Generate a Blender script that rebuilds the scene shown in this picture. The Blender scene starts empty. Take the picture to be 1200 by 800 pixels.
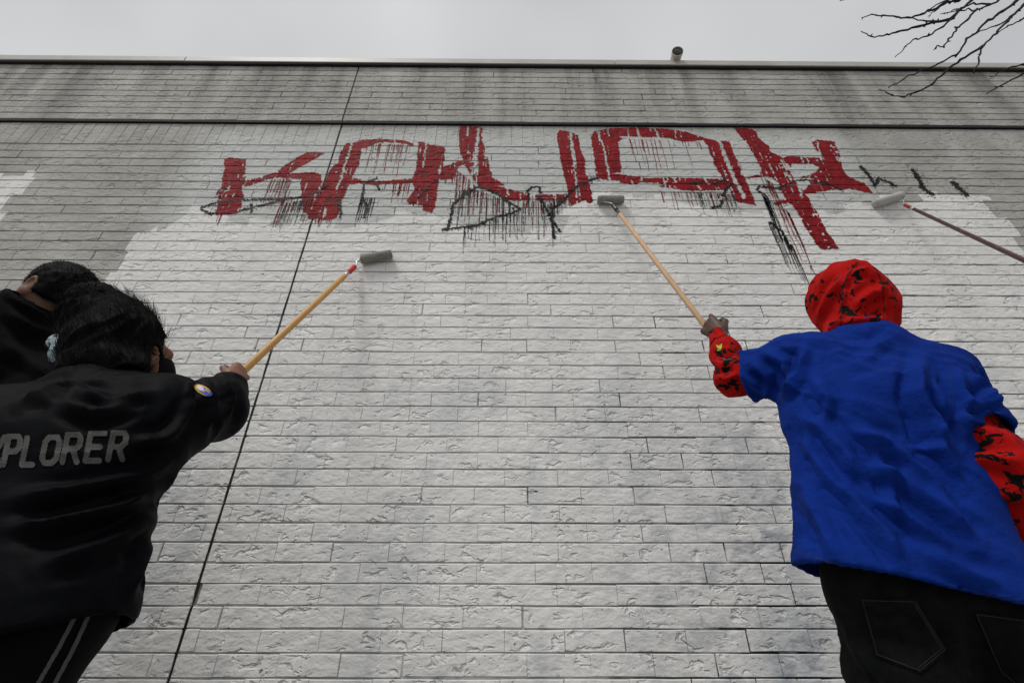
import bpy, bmesh, math, random
import numpy as np
from mathutils import Vector, Matrix
from mathutils.bvhtree import BVHTree

random.seed(7); RNG = np.random.default_rng(7)
S = bpy.context.scene
COL = S.collection

# ------------------------------------------------------------------ camera
FPX, IW, IH = 578.0, 1200.0, 800.0
PITCH, YAW, HC = math.radians(33.0), math.radians(-0.45), 0.65
WALL = 1.90                                   # metres from camera to the brick face
cam = bpy.data.cameras.new('camera'); camo = bpy.data.objects.new('camera', cam); COL.objects.link(camo)
cam.sensor_width = 36.0; cam.lens = FPX / IW * 36.0; cam.clip_start = 0.02; cam.clip_end = 2000
camo.location = (0, 0, HC)
camo.rotation_euler = (math.pi/2 + PITCH, 0, YAW)
S.camera = camo
# ------------------------------------------------------------------ sky and sun
SUN_EL, SUN_AZ = math.radians(60), math.radians(224)      # azimuth from +Y clockwise: behind the camera
W = bpy.data.worlds.new('World'); S.world = W; W.use_nodes = True
nt = W.node_tree; nt.nodes.clear()
out = nt.nodes.new('ShaderNodeOutputWorld'); bg = nt.nodes.new('ShaderNodeBackground')
sky = nt.nodes.new('ShaderNodeTexSky'); sky.sky_type = 'NISHITA'; sky.sun_disc = False
sky.sun_elevation = SUN_EL; sky.sun_rotation = SUN_AZ; sky.dust_density = 4.0; sky.air_density = 1.0
hs = nt.nodes.new('ShaderNodeHueSaturation'); hs.inputs['Saturation'].default_value = 0.10
nt.links.new(sky.outputs[0], hs.inputs['Color'])
tc = nt.nodes.new('ShaderNodeTexCoord'); nz = nt.nodes.new('ShaderNodeTexNoise')
nz.inputs['Scale'].default_value = 2.2; nz.inputs['Detail'].default_value = 3.0; nz.inputs['Roughness'].default_value = 0.45
nt.links.new(tc.outputs['Generated'], nz.inputs['Vector'])
rp = nt.nodes.new('ShaderNodeValToRGB')                    # even layer of cloud, faint light and dark
rp.color_ramp.elements[0].position = 0.3; rp.color_ramp.elements[0].color = (4.9, 5.05, 5.2, 1)
rp.color_ramp.elements[1].position = 0.72; rp.color_ramp.elements[1].color = (7.1, 7.2, 7.3, 1)
nt.links.new(nz.outputs['Fac'], rp.inputs['Fac'])
mx = nt.nodes.new('ShaderNodeMix'); mx.data_type = 'RGBA'; mx.inputs['Factor'].default_value = 0.82
nt.links.new(hs.outputs[0], mx.inputs['A']); nt.links.new(rp.outputs[0], mx.inputs['B'])
nt.links.new(mx.outputs['Result'], bg.inputs['Color']); bg.inputs['Strength'].default_value = 0.10
nt.links.new(bg.outputs[0], out.inputs[0])
sun = bpy.data.lights.new('sun', 'SUN'); suno = bpy.data.objects.new('sun', sun); COL.objects.link(suno)
sun.energy = 1.5; sun.angle = math.radians(14); sun.color = (1.0, 0.97, 0.93)
sd = Vector((math.sin(SUN_AZ)*math.cos(SUN_EL), math.cos(SUN_AZ)*math.cos(SUN_EL), math.sin(SUN_EL)))
suno.rotation_euler = (-sd).to_track_quat('-Z', 'Y').to_euler()
S.view_settings.view_transform = 'Standard'; S.view_settings.look = 'None'
S.view_settings.exposure = 0.12; S.view_settings.gamma = 1.0; S.view_settings.use_curve_mapping = False
S.render.engine = 'CYCLES'; S.cycles.use_denoising = True; S.cycles.max_bounces = 5

# ------------------------------------------------------------------ pixels and points
_cR = camo.rotation_euler.to_matrix(); CAMP = Vector((0, 0, HC))
_cR3 = np.array(_cR); CAMN = np.array(CAMP)
def ray(x, y):
    return _cR @ Vector(((x-600)/FPX, (400-y)/FPX, -1.0))
def J(x, y, Y):
    """the world point seen at photo pixel (x, y) that stands Y metres in front of the camera (towards the wall)"""
    r = ray(x, y); return CAMP + r * (Y / r.y)
def Wp(x, y):
    p = J(x, y, WALL); return (p.x, p.z)
def proj(P):
    q = (P - CAMN) @ _cR3
    d = -q[:, 2]
    return np.stack([600 + FPX*q[:, 0]/d, 400 - FPX*q[:, 1]/d, d], 1)

# ------------------------------------------------------------------ object helpers
def tag(o, label=None, cat=None, group=None, kind=None):
    if label: o['label'] = label
    if cat: o['category'] = cat
    if group: o['group'] = group
    if kind: o['kind'] = kind
    return o
def empty(name, loc=(0, 0, 0)):
    o = bpy.data.objects.new(name, None); COL.objects.link(o); o.location = loc; o.empty_display_size = 0.1
    return o
def add(name, me, mat, parent=None):
    o = bpy.data.objects.new(name, me); COL.objects.link(o)
    if mat is not None and len(me.materials) == 0: me.materials.append(mat)
    if parent is not None:
        o.parent = parent
        o.matrix_parent_inverse = Matrix.Translation(-Vector(parent.location)) if parent.type == 'EMPTY' else Matrix.Identity(4)
    return o
def mesh(name, v, f, smooth=True):
    me = bpy.data.meshes.new(name)
    me.from_pydata([tuple(map(float, p)) for p in v], [], [tuple(map(int, q)) for q in f])
    if smooth: me.polygons.foreach_set('use_smooth', [True]*len(me.polygons))
    me.update(); return me
def box_mesh(name, lo, hi, bev=0.0):
    bm = bmesh.new()
    bmesh.ops.create_cube(bm, size=1.0)
    for v in bm.verts:
        v.co = Vector([(lo[i]+hi[i])/2 + v.co[i]*(hi[i]-lo[i]) for i in range(3)])
    if bev: bmesh.ops.bevel(bm, geom=bm.edges[:], offset=bev, segments=2, affect='EDGES', profile=0.6)
    me = bpy.data.meshes.new(name); bm.to_mesh(me); bm.free(); return me
class Geo:
    def __init__(s): s.v = []; s.f = []
    def put(s, v, f):
        n = len(s.v); s.v += [tuple(p) for p in v]; s.f += [tuple(i+n for i in q) for q in f]
    def mesh(s, name, smooth=True): return mesh(name, s.v, s.f, smooth)
def tube(pts, rad, n=8, caps=True):
    pts = [Vector(p) for p in pts]; N = len(pts)
    if not hasattr(rad, '__len__'): rad = [rad]*N
    v = []; f = []
    t0 = (pts[1]-pts[0]).normalized(); u = t0.orthogonal().normalized()
    for i in range(N):
        t = (pts[min(i+1, N-1)] - pts[max(i-1, 0)]).normalized()
        u = (u - t*u.dot(t)).normalized(); w = t.cross(u)
        for k in range(n):
            a = 2*math.pi*k/n
            v.append(pts[i] + (u*math.cos(a) + w*math.sin(a))*rad[i])
    for i in range(N-1):
        for k in range(n):
            f.append((i*n+k, i*n+(k+1) % n, (i+1)*n+(k+1) % n, (i+1)*n+k))
    if caps:
        f.append(tuple(range(n-1, -1, -1))); f.append(tuple((N-1)*n+k for k in range(n)))
    return v, f

# ------------------------------------------------------------------ numpy noise, distance fields, surface nets
def _hash(i, j, k, s):
    n = (i*374761393 + j*668265263 + k*2147483647 + s*1274126177) & 0xffffffff
    n = ((n ^ (n >> 13)) * 1274126177) & 0xffffffff
    return ((n ^ (n >> 16)) & 0xffff) / 65535.0
def vnoise(P, s=0):
    P = np.asarray(P, float); I = np.floor(P).astype(np.int64); F = P - I; F = F*F*(3-2*F)
    r = 0
    for a in (0, 1):
        for b in (0, 1):
            for c in (0, 1):
                w = (F[:, 0] if a else 1-F[:, 0])*(F[:, 1] if b else 1-F[:, 1])*(F[:, 2] if c else 1-F[:, 2])
                r = r + w*_hash(I[:, 0]+a, I[:, 1]+b, I[:, 2]+c, s)
    return r
def fbm(P, s=0, o=3):
    r = 0; a = 0.5; P = np.asarray(P, float)
    for k in range(o):
        r = r + a*(vnoise(P, s+k)-0.5)*2; P = P*2.03; a *= 0.5
    return r
def d_rc(P, a, b, ra, rb):
    a = np.array(a, float); b = np.array(b, float); ba = b-a; L = np.dot(ba, ba)
    t = np.clip(((P-a) @ ba)/max(L, 1e-9), 0, 1)
    return np.linalg.norm(P - a - t[:, None]*ba, axis=1) - (ra + (rb-ra)*t)
def d_el(P, c, r, R=None):
    q = P - np.array(c, float)
    if R is not None: q = q @ R            # columns of R are the local axes
    r = np.array(r, float)
    k0 = np.linalg.norm(q/r, axis=1); k1 = np.linalg.norm(q/(r*r), axis=1)
    return k0*(k0-1)/np.maximum(k1, 1e-6)
def smin(a, b, k):
    h = np.maximum(k-np.abs(a-b), 0)/k
    return np.minimum(a, b) - h*h*k*0.25
def field(prims, P, k):
    d = np.full(len(P), 1.0)
    for p in prims:
        kk = k if len(p) < 6 or p[0] == 'el' else p[5]
        if p[0] == 'rc':
            a = np.array(p[1], float); b = np.array(p[2], float); m = max(p[3], p[4]) + 0.1
        else:
            a = b = np.array(p[1], float); m = max(p[2]) + 0.1
        lo = np.minimum(a, b)-m; hi = np.maximum(a, b)+m
        s = np.where(((P >= lo) & (P <= hi)).all(1))[0]
        if len(s) == 0: continue
        q = P[s]
        e = d_rc(q, a, b, p[3], p[4]) if p[0] == 'rc' else d_el(q, p[1], p[2], p[3] if len(p) > 3 else None)
        d[s] = smin(d[s], e, kk)
    return d
def nets(fn, lo, hi, h):
    lo = np.array(lo, float); hi = np.array(hi, float)
    n = np.ceil((hi-lo)/h).astype(int)+1
    g = np.stack(np.meshgrid(*[np.arange(m) for m in n], indexing='ij'), -1).reshape(-1, 3)*h + lo
    D = fn(g).reshape(n)
    s = D < 0
    c = [s[i:n[0]-1+i, j:n[1]-1+j, k:n[2]-1+k] for i in (0, 1) for j in (0, 1) for k in (0, 1)]
    tot = sum(x.astype(int) for x in c)
    act = (tot > 0) & (tot < 8)
    idx = np.argwhere(act); ids = -np.ones(act.shape, int); ids[act] = np.arange(len(idx))
    cor = [(i, j, k) for i in (0, 1) for j in (0, 1) for k in (0, 1)]
    val = np.stack([D[idx[:, 0]+i, idx[:, 1]+j, idx[:, 2]+k] for i, j, k in cor], 1)
    acc = np.zeros((len(idx), 3)); cnt = np.zeros(len(idx))
    for a in range(8):
        for b in range(a+1, 8):
            ca, cb = np.array(cor[a]), np.array(cor[b])
            if abs(ca-cb).sum() != 1: continue
            va, vb = val[:, a], val[:, b]; m = (va < 0) != (vb < 0)
            t = np.where(m, va/np.where(m, va-vb, 1), 0)
            acc += np.where(m[:, None], ca + t[:, None]*(cb-ca), 0); cnt += m
    V = lo + (idx + acc/cnt[:, None])*h
    F = []
    for ax in range(3):
        u, w = (ax+1) % 3, (ax+2) % 3
        sl = [slice(None)]*3; sl2 = [slice(None)]*3
        sl[ax] = slice(0, n[ax]-1); sl2[ax] = slice(1, n[ax])
        x = s[tuple(sl)] != s[tuple(sl2)]
        e = np.argwhere(x)
        e = e[(e[:, u] > 0) & (e[:, w] > 0) & (e[:, u] < n[u]-1) & (e[:, w] < n[w]-1)]
        if len(e) == 0: continue
        du = np.zeros(3, int); du[u] = 1; dw = np.zeros(3, int); dw[w] = 1
        q = np.stack([ids[tuple((e-du-dw).T)], ids[tuple((e-dw).T)], ids[tuple(e.T)], ids[tuple((e-du).T)]], 1)
        ins = s[tuple(e.T)]
        q[~ins] = q[~ins][:, ::-1]
        F.append(q)
    return V, np.concatenate(F)
def np_mesh(name, V, F):
    me = bpy.data.meshes.new(name)
    me.vertices.add(len(V)); me.vertices.foreach_set('co', np.asarray(V, np.float32).ravel())
    k = F.shape[1]
    me.loops.add(len(F)*k); me.loops.foreach_set('vertex_index', np.asarray(F, np.int32).ravel())
    me.polygons.add(len(F)); me.polygons.foreach_set('loop_start', np.arange(0, len(F)*k, k, dtype=np.int32))
    me.polygons.foreach_set('use_smooth', np.ones(len(F), bool))
    me.update(calc_edges=True); me.validate(); return me
def normals(V, F):
    n = np.zeros_like(V)
    a, b, c, d = (V[F[:, i]] for i in range(4))
    fn = np.cross(c-a, d-b)
    for i in range(4): np.add.at(n, F[:, i], fn)
    return n/np.maximum(np.linalg.norm(n, axis=1), 1e-9)[:, None]
def relax(V, F, it=1, lam=0.5):
    for _ in range(it):
        acc = np.zeros_like(V); cnt = np.zeros(len(V))
        for i in range(4):
            j = (i+1) % 4
            np.add.at(acc, F[:, i], V[F[:, j]]); np.add.at(cnt, F[:, i], 1)
            np.add.at(acc, F[:, j], V[F[:, i]]); np.add.at(cnt, F[:, j], 1)
        V = V + lam*(acc/np.maximum(cnt, 1)[:, None]-V)
    return V
def bounds(prims, m=0.03):
    L, H = [], []
    for p in prims:
        if p[0] == 'rc':
            r = max(p[3], p[4]); a, b = np.array(p[1], float), np.array(p[2], float)
            L.append(np.minimum(a, b)-r); H.append(np.maximum(a, b)+r)
        else:
            r = max(p[2]); c = np.array(p[1], float); L.append(c-r); H.append(c+r)
    return np.min(L, 0)-m, np.max(H, 0)+m
def seg_px(Q, pl):
    best = np.full(len(Q), 1e9); par = np.zeros(len(Q)); n = len(pl)-1
    for i in range(n):
        a = np.array(pl[i], float); b = np.array(pl[i+1], float); ba = b-a
        t = np.clip(((Q-a) @ ba)/max(ba @ ba, 1e-9), 0, 1)
        d = np.linalg.norm(Q-a-t[:, None]*ba, axis=1)
        m = d < best; best[m] = d[m]; par[m] = (i+t[m])/n
    return best, par
def garment(name, prims, mat, parent, h=0.007, k=0.05, cuts=(), shell=None, wr=(0.003, 20, (0, 0, 1), 0.25), folds=(), seed=0, rel=1, extra=None):
    """cloth as one surface: smooth union of tapered limbs, cut off at hems and cuffs, then wrinkled"""
    lo, hi = bounds(prims)
    def fn(P):
        d = field(prims, P, k)
        if extra is not None: d = extra(P, d)
        o = d
        for (pt, nr) in cuts:
            nr = np.array(nr, float)/np.linalg.norm(nr)
            o = np.maximum(o, (P-np.array(pt, float)) @ nr)
        if shell: o = np.maximum(o, -(d+shell))
        return o
    V, F = nets(fn, lo, hi, h)
    V = relax(V, F, rel)
    N = normals(V, F)
    amp, fr, dr, along = wr
    dr = np.array(dr, float)/np.linalg.norm(dr)
    q = V + 0.02*np.stack([fbm(V*7, 11), fbm(V*7, 12), fbm(V*7, 13)], 1)
    q = q - (1-along)*(q @ dr)[:, None]*dr
    r1 = 1-np.abs(fbm(q*fr, seed, 2)); r2 = fbm(V*fr*0.35, seed+5, 2)
    V = V + N*(amp*(r1**3-0.5)*2.0 + amp*0.5*r2)[:, None]
    if folds:
        pr = proj(V)
        view = CAMN - V; face = (view*N).sum(1) > -0.1*np.linalg.norm(view, axis=1)
        disp = np.zeros(len(V))
        for pl, w, a in folds:
            d, t = seg_px(pr[:, :2], pl)
            e = np.clip(np.minimum(t, 1-t)*4, 0.15, 1)
            disp += a*e*(np.exp(-(d/(0.85*w))**1.25) - 0.60*np.exp(-((d-1.8*w)/(0.8*w))**2))
        V = V + N*(FOLD*disp*face)[:, None]
    me = np_mesh(name, V, F)
    return add(name, me, mat, parent)
FOLD = 2.3
def bvh_of(o):
    me = o.data; M = o.matrix_world
    return BVHTree.FromPolygons([v.co.copy() for v in me.vertices], [tuple(p.vertices) for p in me.polygons])
def sheet_on(name, mask, x0, y0, x1, y1, st, bvh, mat, parent, off=0.002):
    """thin applied piece (print, badge, pocket): its outline is cut from a fine grid laid on the cloth surface"""
    nx = int((x1-x0)/st)+1; ny = int((y1-y0)/st)+1
    xs = x0+np.arange(nx)*st; ys = y0+np.arange(ny)*st
    cx, cy = np.meshgrid(xs[:-1]+st/2, ys[:-1]+st/2, indexing='ij')
    m = mask(np.stack([cx.ravel(), cy.ravel()], 1)).reshape(cx.shape)
    vid = {}; V = []; F = []
    def vert(i, j):
        if (i, j) in vid: return vid[(i, j)]
        r = ray(xs[i], ys[j]).normalized(); hit = bvh.ray_cast(CAMP, r)
        if hit[0] is None: vid[(i, j)] = None; return None
        vid[(i, j)] = len(V); V.append(hit[0] - r*off); return vid[(i, j)]
    for i, j in np.argwhere(m):
        q = [vert(i, j), vert(i, j+1), vert(i+1, j+1), vert(i+1, j)]
        if None not in q: F.append(q)
    return add(name, mesh(name, V, F), mat, parent)
def in_poly(Q, poly):
    x, y = Q[:, 0], Q[:, 1]; c = np.zeros(len(Q), bool); n = len(poly)
    for i in range(n):
        x1, y1 = poly[i]; x2, y2 = poly[(i+1) % n]
        if y1 == y2: continue
        c ^= ((y1 > y) != (y2 > y)) & (x < (x2-x1)*(y-y1)/(y2-y1)+x1)
    return c

# ------------------------------------------------------------------ materials
class Mat:
    def __init__(s, name, rough=0.8, spec=0.3):
        s.m = bpy.data.materials.new(name); s.m.use_nodes = True; s.t = s.m.node_tree
        s.b = s.t.nodes['Principled BSDF']; s.b.inputs['Roughness'].default_value = rough
        s.b.inputs['Specular IOR Level'].default_value = spec
        s.geo = s.t.nodes.new('ShaderNodeNewGeometry'); s.pos = s.geo.outputs['Position']
    def n(s, typ, **kw):
        x = s.t.nodes.new(typ)
        for k, v in kw.items():
            if hasattr(x, k): setattr(x, k, v)
        return x
    def l(s, a, b): s.t.links.new(a, b)
    def mapping(s, sc, loc=(0, 0, 0), rot=(0, 0, 0), src=None):
        x = s.n('ShaderNodeMapping'); x.inputs['Scale'].default_value = sc; x.inputs['Location'].default_value = loc
        x.inputs['Rotation'].default_value = rot
        s.l(src or s.pos, x.inputs['Vector']); return x.outputs[0]
    def noise(s, scale, detail=3, rough=0.5, vec=None, dist=0.0):
        x = s.n('ShaderNodeTexNoise'); x.inputs['Scale'].default_value = scale; x.inputs['Detail'].default_value = detail
        x.inputs['Roughness'].default_value = rough; x.inputs['Distortion'].default_value = dist
        s.l(vec or s.pos, x.inputs['Vector']); return x.outputs['Fac']
    def ramp(s, fac, stops, interp='LINEAR'):
        x = s.n('ShaderNodeValToRGB'); cr = x.color_ramp; cr.interpolation = interp
        while len(cr.elements) < len(stops): cr.elements.new(0.5)
        for e, (p, c) in zip(cr.elements, stops):
            e.position = p; e.color = (c, c, c, 1) if not hasattr(c, '__len__') else (*c, 1)
        s.l(fac, x.inputs['Fac']); return x.outputs['Color']
    def math(s, op, a, b=None, clamp=False):
        x = s.n('ShaderNodeMath'); x.operation = op; x.use_clamp = clamp
        for i, q in enumerate((a, b)):
            if q is None: continue
            if isinstance(q, (int, float)): x.inputs[i].default_value = q
            else: s.l(q, x.inputs[i])
        return x.outputs[0]
    def mix(s, fac, a, b):
        x = s.n('ShaderNodeMix'); x.data_type = 'RGBA'
        for i, q in (('Factor', fac), ('A', a), ('B', b)):
            if isinstance(q, (int, float)): x.inputs[i].default_value = q
            elif isinstance(q, tuple): x.inputs[i].default_value = (*q, 1)
            else: s.l(q, x.inputs[i])
        return x.outputs['Result']
    def color(s, c):
        if isinstance(c, tuple): s.b.inputs['Base Color'].default_value = (*c, 1)
        else: s.l(c, s.b.inputs['Base Color'])
    def bump(s, h, dist, strength=1.0, prev=None):
        x = s.n('ShaderNodeBump'); x.inputs['Distance'].default_value = dist; x.inputs['Strength'].default_value = strength
        s.l(h, x.inputs['Height'])
        if prev: s.l(prev, x.inputs['Normal'])
        return x.outputs[0]
    def normal(s, n): s.l(n, s.b.inputs['Normal'])

def wall_relief(M):
    """torn brick face: smooth skin broken by patches of scars and small pits, blurred by coats of paint"""
    v = M.mapping((1.0, 1.0, 1.7), rot=(0, 0.30, 0))
    big = M.noise(19, 2.5, 0.55, v, 0.35)
    tear = M.ramp(big, [(0.0, 0.0), (0.33, 0.0), (0.41, 0.5), (0.45, 1.0), (1.0, 1.0)])
    where = M.ramp(M.noise(7.0, 3, 0.6, M.mapping((1, 1, 1.3), (5, 0, 3))), [(0.45, 0.10), (0.58, 1.0)])
    tear = M.math('SUBTRACT', 1.0, M.math('MULTIPLY', M.math('SUBTRACT', 1.0, tear), where))
    pit = M.ramp(M.noise(52, 1, 0.5), [(0.0, 0.0), (0.23, 0.2), (0.28, 1.0), (1.0, 1.0)])
    lump = M.noise(26, 2, 0.5, v)
    n0 = M.bump(lump, 0.0055)
    n1 = M.bump(tear, 0.0062, 1.0, n0)
    n2 = M.bump(pit, 0.0032, 1.0, n1)
    return M.bump(M.noise(170, 4, 0.65), 0.0011, 1.0, n2)

ZT = WALL
def white_curve(M, X):
    """height to which the fresh white coat reaches, as a function of the place along the wall"""
    px = [(140, 330), (161, 281), (178, 258), (222, 243), (255, 254), (300, 263), (360, 262), (400, 262), (440, 258), (475, 246),
          (505, 256), (545, 272), (600, 274), (650, 270), (664, 238), (700, 229), (760, 226), (850, 246), (890, 252), (915, 252),
          (985, 244), (1000, 238), (1060, 233), (1136, 230), (1158, 234), (1181, 259)]
    pts = sorted([Wp(*p) for p in px])
    z1 = Wp(52, 204)[1]
    xl = pts[0][0]; xr = pts[-1][0]
    P = [(-4.0, z1-0.25), (-3.2, z1-0.2), (-3.05, z1-0.02), (-2.765, z1), (-2.74, 0.0), (xl-0.035, 0.0), (xl-0.02, pts[0][1]-0.02), (xl+0.03, pts[0][1]+0.05)] + [p for p in pts if p[0] > xl+0.06][:-1] + [(xr-0.01, pts[-1][1]), (xr+0.02, 0.0), (4.0, 0.0)]
    cu = M.n('ShaderNodeFloatCurve'); c = cu.mapping.curves[0]
    cu.mapping.extend = 'HORIZONTAL'
    for i, (x, z) in enumerate(P):
        u, w = (x+4)/8, z/4
        if i == 0: c.points[0].location = (u, w)
        elif i == len(P)-1: c.points[-1].location = (u, w)
        else: c.points.new(u, w)
    for p in c.points: p.handle_type = 'VECTOR'
    cu.mapping.update()
    M.l(M.math('MULTIPLY', M.math('ADD', X, 4.0), 0.125), cu.inputs['Value'])
    return M.math('MULTIPLY', cu.outputs[0], 4.0)

def wall_material(name, mortar=False):
    M = Mat(name, 0.75, 0.2)
    sp = M.n('ShaderNodeSeparateXYZ'); M.l(M.pos, sp.inputs[0]); X, Z = sp.outputs['X'], sp.outputs['Z']
    e1 = M.math('MULTIPLY', M.math('SUBTRACT', M.noise(9, 4, 0.6), 0.5), 0.10)
    e2 = M.math('MULTIPLY', M.math('SUBTRACT', M.noise(6, 4, 0.65, M.mapping((1, 1, 1), (9, 3, 1))), 0.5), 0.10)
    e1 = M.math('MULTIPLY', e1, 0.35); e2 = M.math('MULTIPLY', e2, 0.45)
    wn = M.n('ShaderNodeTexWhiteNoise'); wn.noise_dimensions = '1D'
    M.l(M.math('FLOOR', M.math('MULTIPLY', M.math('ADD', X, e1), 8.5)), wn.inputs['W'])
    wz = M.n('ShaderNodeTexWhiteNoise'); wz.noise_dimensions = '1D'
    M.l(M.math('FLOOR', M.math('MULTIPLY', Z, 7.0)), wz.inputs['W'])
    step = M.math('MULTIPLY', M.math('SUBTRACT', wn.outputs['Value'], 0.5), 0.09)       # each pass of the roller ends at its own height
    sidew = M.math('MULTIPLY', M.math('SUBTRACT', wz.outputs['Value'], 0.5), 0.07)
    top = white_curve(M, M.math('ADD', M.math('ADD', X, e1), sidew))
    dz = M.math('SUBTRACT', top, M.math('ADD', M.math('ADD', Z, e2), step))
    fresh = M.math('MULTIPLY', M.math('ADD', dz, 0.008), 70.0, True)
    mott = M.noise(3.2, 5, 0.6)
    old = M.ramp(mott, [(0.3, (0.325, 0.318, 0.295)), (0.55, (0.405, 0.398, 0.372)), (0.75, (0.475, 0.468, 0.445))])
    # rain streaks running down from the coping on the old coat
    st = M.noise(1.0, 4, 0.6, M.mapping((5.5, 1, 0.42)))
    hi = M.math('MULTIPLY', M.math('SUBTRACT', Z, 2.9), 0.75, True)
    stk = M.math('MULTIPLY', M.ramp(st, [(0.42, 0.0), (0.66, 1.0)]), hi)
    old = M.mix(M.math('MULTIPLY', stk, 0.85), old, (0.13, 0.128, 0.115))
    # pale halo of light around the letters, painted into the wall colour
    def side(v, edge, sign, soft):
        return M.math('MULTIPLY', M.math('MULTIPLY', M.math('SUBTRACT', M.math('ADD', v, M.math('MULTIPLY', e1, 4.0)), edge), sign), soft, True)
    halo = M.math('MULTIPLY', M.math('MULTIPLY', side(X, -2.02, 1.0, 4.0), side(X, 2.25, -1.0, 3.0)), side(Z, 3.50, -1.0, 9.0))
    old = M.mix(M.math('MULTIPLY', halo, 0.8), old, (0.545, 0.56, 0.545))
    # fresh coat, thin where the blue-grey of an older layer shows through
    thin = M.ramp(M.noise(2.1, 5, 0.66, M.mapping((1.5, 1, 0.75), (3.1, 0, 7.7))), [(0.50, 0.0), (0.66, 1.0)])
    low = M.math('MULTIPLY', M.math('SUBTRACT', 2.35, Z), 0.9, True)
    thin = M.math('MULTIPLY', thin, M.math('ADD', M.math('MULTIPLY', low, 0.42), 0.10))
    right = M.math('MULTIPLY', M.math('SUBTRACT', X, 0.15), 1.2, True)
    lowr = M.math('MULTIPLY', M.math('MULTIPLY', M.math('SUBTRACT', 1.75, Z), 1.2, True), right)
    patch = M.ramp(M.noise(7.5, 4, 0.7, M.mapping((1, 1, 1.4), (1.7, 0, 2.2))), [(0.50, 0.0), (0.62, 1.0)])
    white = M.mix(thin, M.ramp(mott, [(0.3, (0.72, 0.708, 0.685)), (0.7, (0.80, 0.79, 0.77))]), (0.34, 0.375, 0.41))
    white = M.mix(M.math('MULTIPLY', M.math('MULTIPLY', patch, lowr), 0.62), white, (0.20, 0.235, 0.275))
    lap = M.n('ShaderNodeTexWhiteNoise'); lap.noise_dimensions = '2D'
    lv = M.n('ShaderNodeCombineXYZ')
    M.l(M.math('FLOOR', M.math('ADD', M.math('MULTIPLY', X, 4.6), M.math('MULTIPLY', e1, 3.0))), lv.inputs[0]); M.l(M.math('FLOOR', M.math('ADD', M.math('MULTIPLY', Z, 1.3), M.math('MULTIPLY', X, 0.7))), lv.inputs[1])
    M.l(lv.outputs[0], lap.inputs['Vector'])
    white = M.mix(M.math('MULTIPLY', lap.outputs['Value'], 0.15), white, (0.45, 0.46, 0.47))      # overlapping passes of the roller
    # specks of missed dark paint in the pits
    spk = M.ramp(M.noise(38, 2, 0.5, M.mapping((1, 1, 1), (0.3, 5, 2))), [(0.235, 1.0), (0.275, 0.0)])
    reg = M.ramp(M.noise(2.6, 2, 0.5, M.mapping((1, 1, 1), (6.3, 0, 4.1))), [(0.42, 0.0), (0.55, 1.0)])
    white = M.mix(M.math('MULTIPLY', M.math('MULTIPLY', spk, reg), 0.9), white, (0.04, 0.055, 0.075))
    col = M.mix(fresh, old, white)
    if mortar:
        g = M.ramp(M.noise(3.5, 3, 0.6, M.mapping((1, 1, 1), (2.2, 0, 9.4))), [(0.46, 0.0), (0.53, 1.0)])
        rr = M.math('ADD', M.math('MULTIPLY', M.math('MULTIPLY', M.math('ADD', X, 0.2), 0.9, True), 0.9), 0.12)
        g = M.math('MULTIPLY', g, rr)
        dk = M.ramp(M.noise(2.4, 4, 0.7, M.mapping((1, 1, 4.5), (7, 0, 2))), [(0.42, 0.0), (0.66, 0.6)])
        col = M.mix(dk, col, (0.035, 0.036, 0.038))
        col = M.mix(g, col, (0.012, 0.02, 0.032))
    M.color(col); M.normal(wall_relief(M)); return M.m

def paint_film(name, c1, c2, rough):
    M = Mat(name, rough, 0.15)
    f = M.noise(14, 5, 0.65, M.mapping((3, 1, 0.8)))
    M.color(M.mix(M.ramp(f, [(0.35, 0.0), (0.7, 1.0)]), c1, c2)); M.normal(wall_relief(M)); return M.m

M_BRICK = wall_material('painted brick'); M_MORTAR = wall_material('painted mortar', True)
M_RED = paint_film('red wall paint', (0.14, 0.002, 0.005), (0.30, 0.006, 0.011), 0.7)
M_BLK = paint_film('black spray paint', (0.006, 0.006, 0.007), (0.018, 0.018, 0.020), 0.6)

def plain(name, c1, c2, scale=30, rough=0.7, spec=0.3, bump=0.0, metal=0.0, stretch=(1, 1, 1)):
    M = Mat(name, rough, spec); v = M.mapping(stretch)
    f = M.noise(scale, 4, 0.6, v)
    col = M.mix(M.ramp(f, [(0.3, 0.0), (0.7, 1.0)]), c1, c2)
    if 'pole' in name: col = M.mix(M.ramp(M.noise(110, 2, 0.5), [(0.70, 0.0), (0.74, 1.0)]), col, (0.62, 0.61, 0.58))
    M.color(col); M.b.inputs['Metallic'].default_value = metal
    if bump: M.normal(M.bump(f, bump))
    return M.m
def cloth(name, c1, c2, rough=0.85, sheen=0.0, weave=900, bump=0.0006, big=9, spec=0.06, crease=0.0022):
    M = Mat(name, rough, spec)
    f = M.noise(big, 4, 0.6); M.color(M.mix(M.ramp(f, [(0.3, 0.0), (0.7, 1.0)]), c1, c2))
    if sheen: M.b.inputs['Sheen Weight'].default_value = sheen; M.b.inputs['Sheen Roughness'].default_value = 0.4
    n1 = M.bump(M.noise(60, 4, 0.65), crease)
    M.normal(M.bump(M.noise(weave, 1, 0.5), bump, 1.0, n1)); return M.m
M_BLUE = cloth('blue cotton jersey', (0.003, 0.020, 0.165), (0.0045, 0.027, 0.225), 0.85, 0.0, 900, 0.0006, 9, 0.06, 0.0042)
M_JACK = cloth('black nylon', (0.0016, 0.0018, 0.0026), (0.0028, 0.0031, 0.0044), 0.6, 0.0, 700, 0.0003, 9, 0.035, 0.0012)
M_JACK2 = cloth('black fleece', (0.002, 0.002, 0.0022), (0.0035, 0.0035, 0.004), 0.75, 0.0, 900, 0.0006, 9, 0.03)
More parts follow.
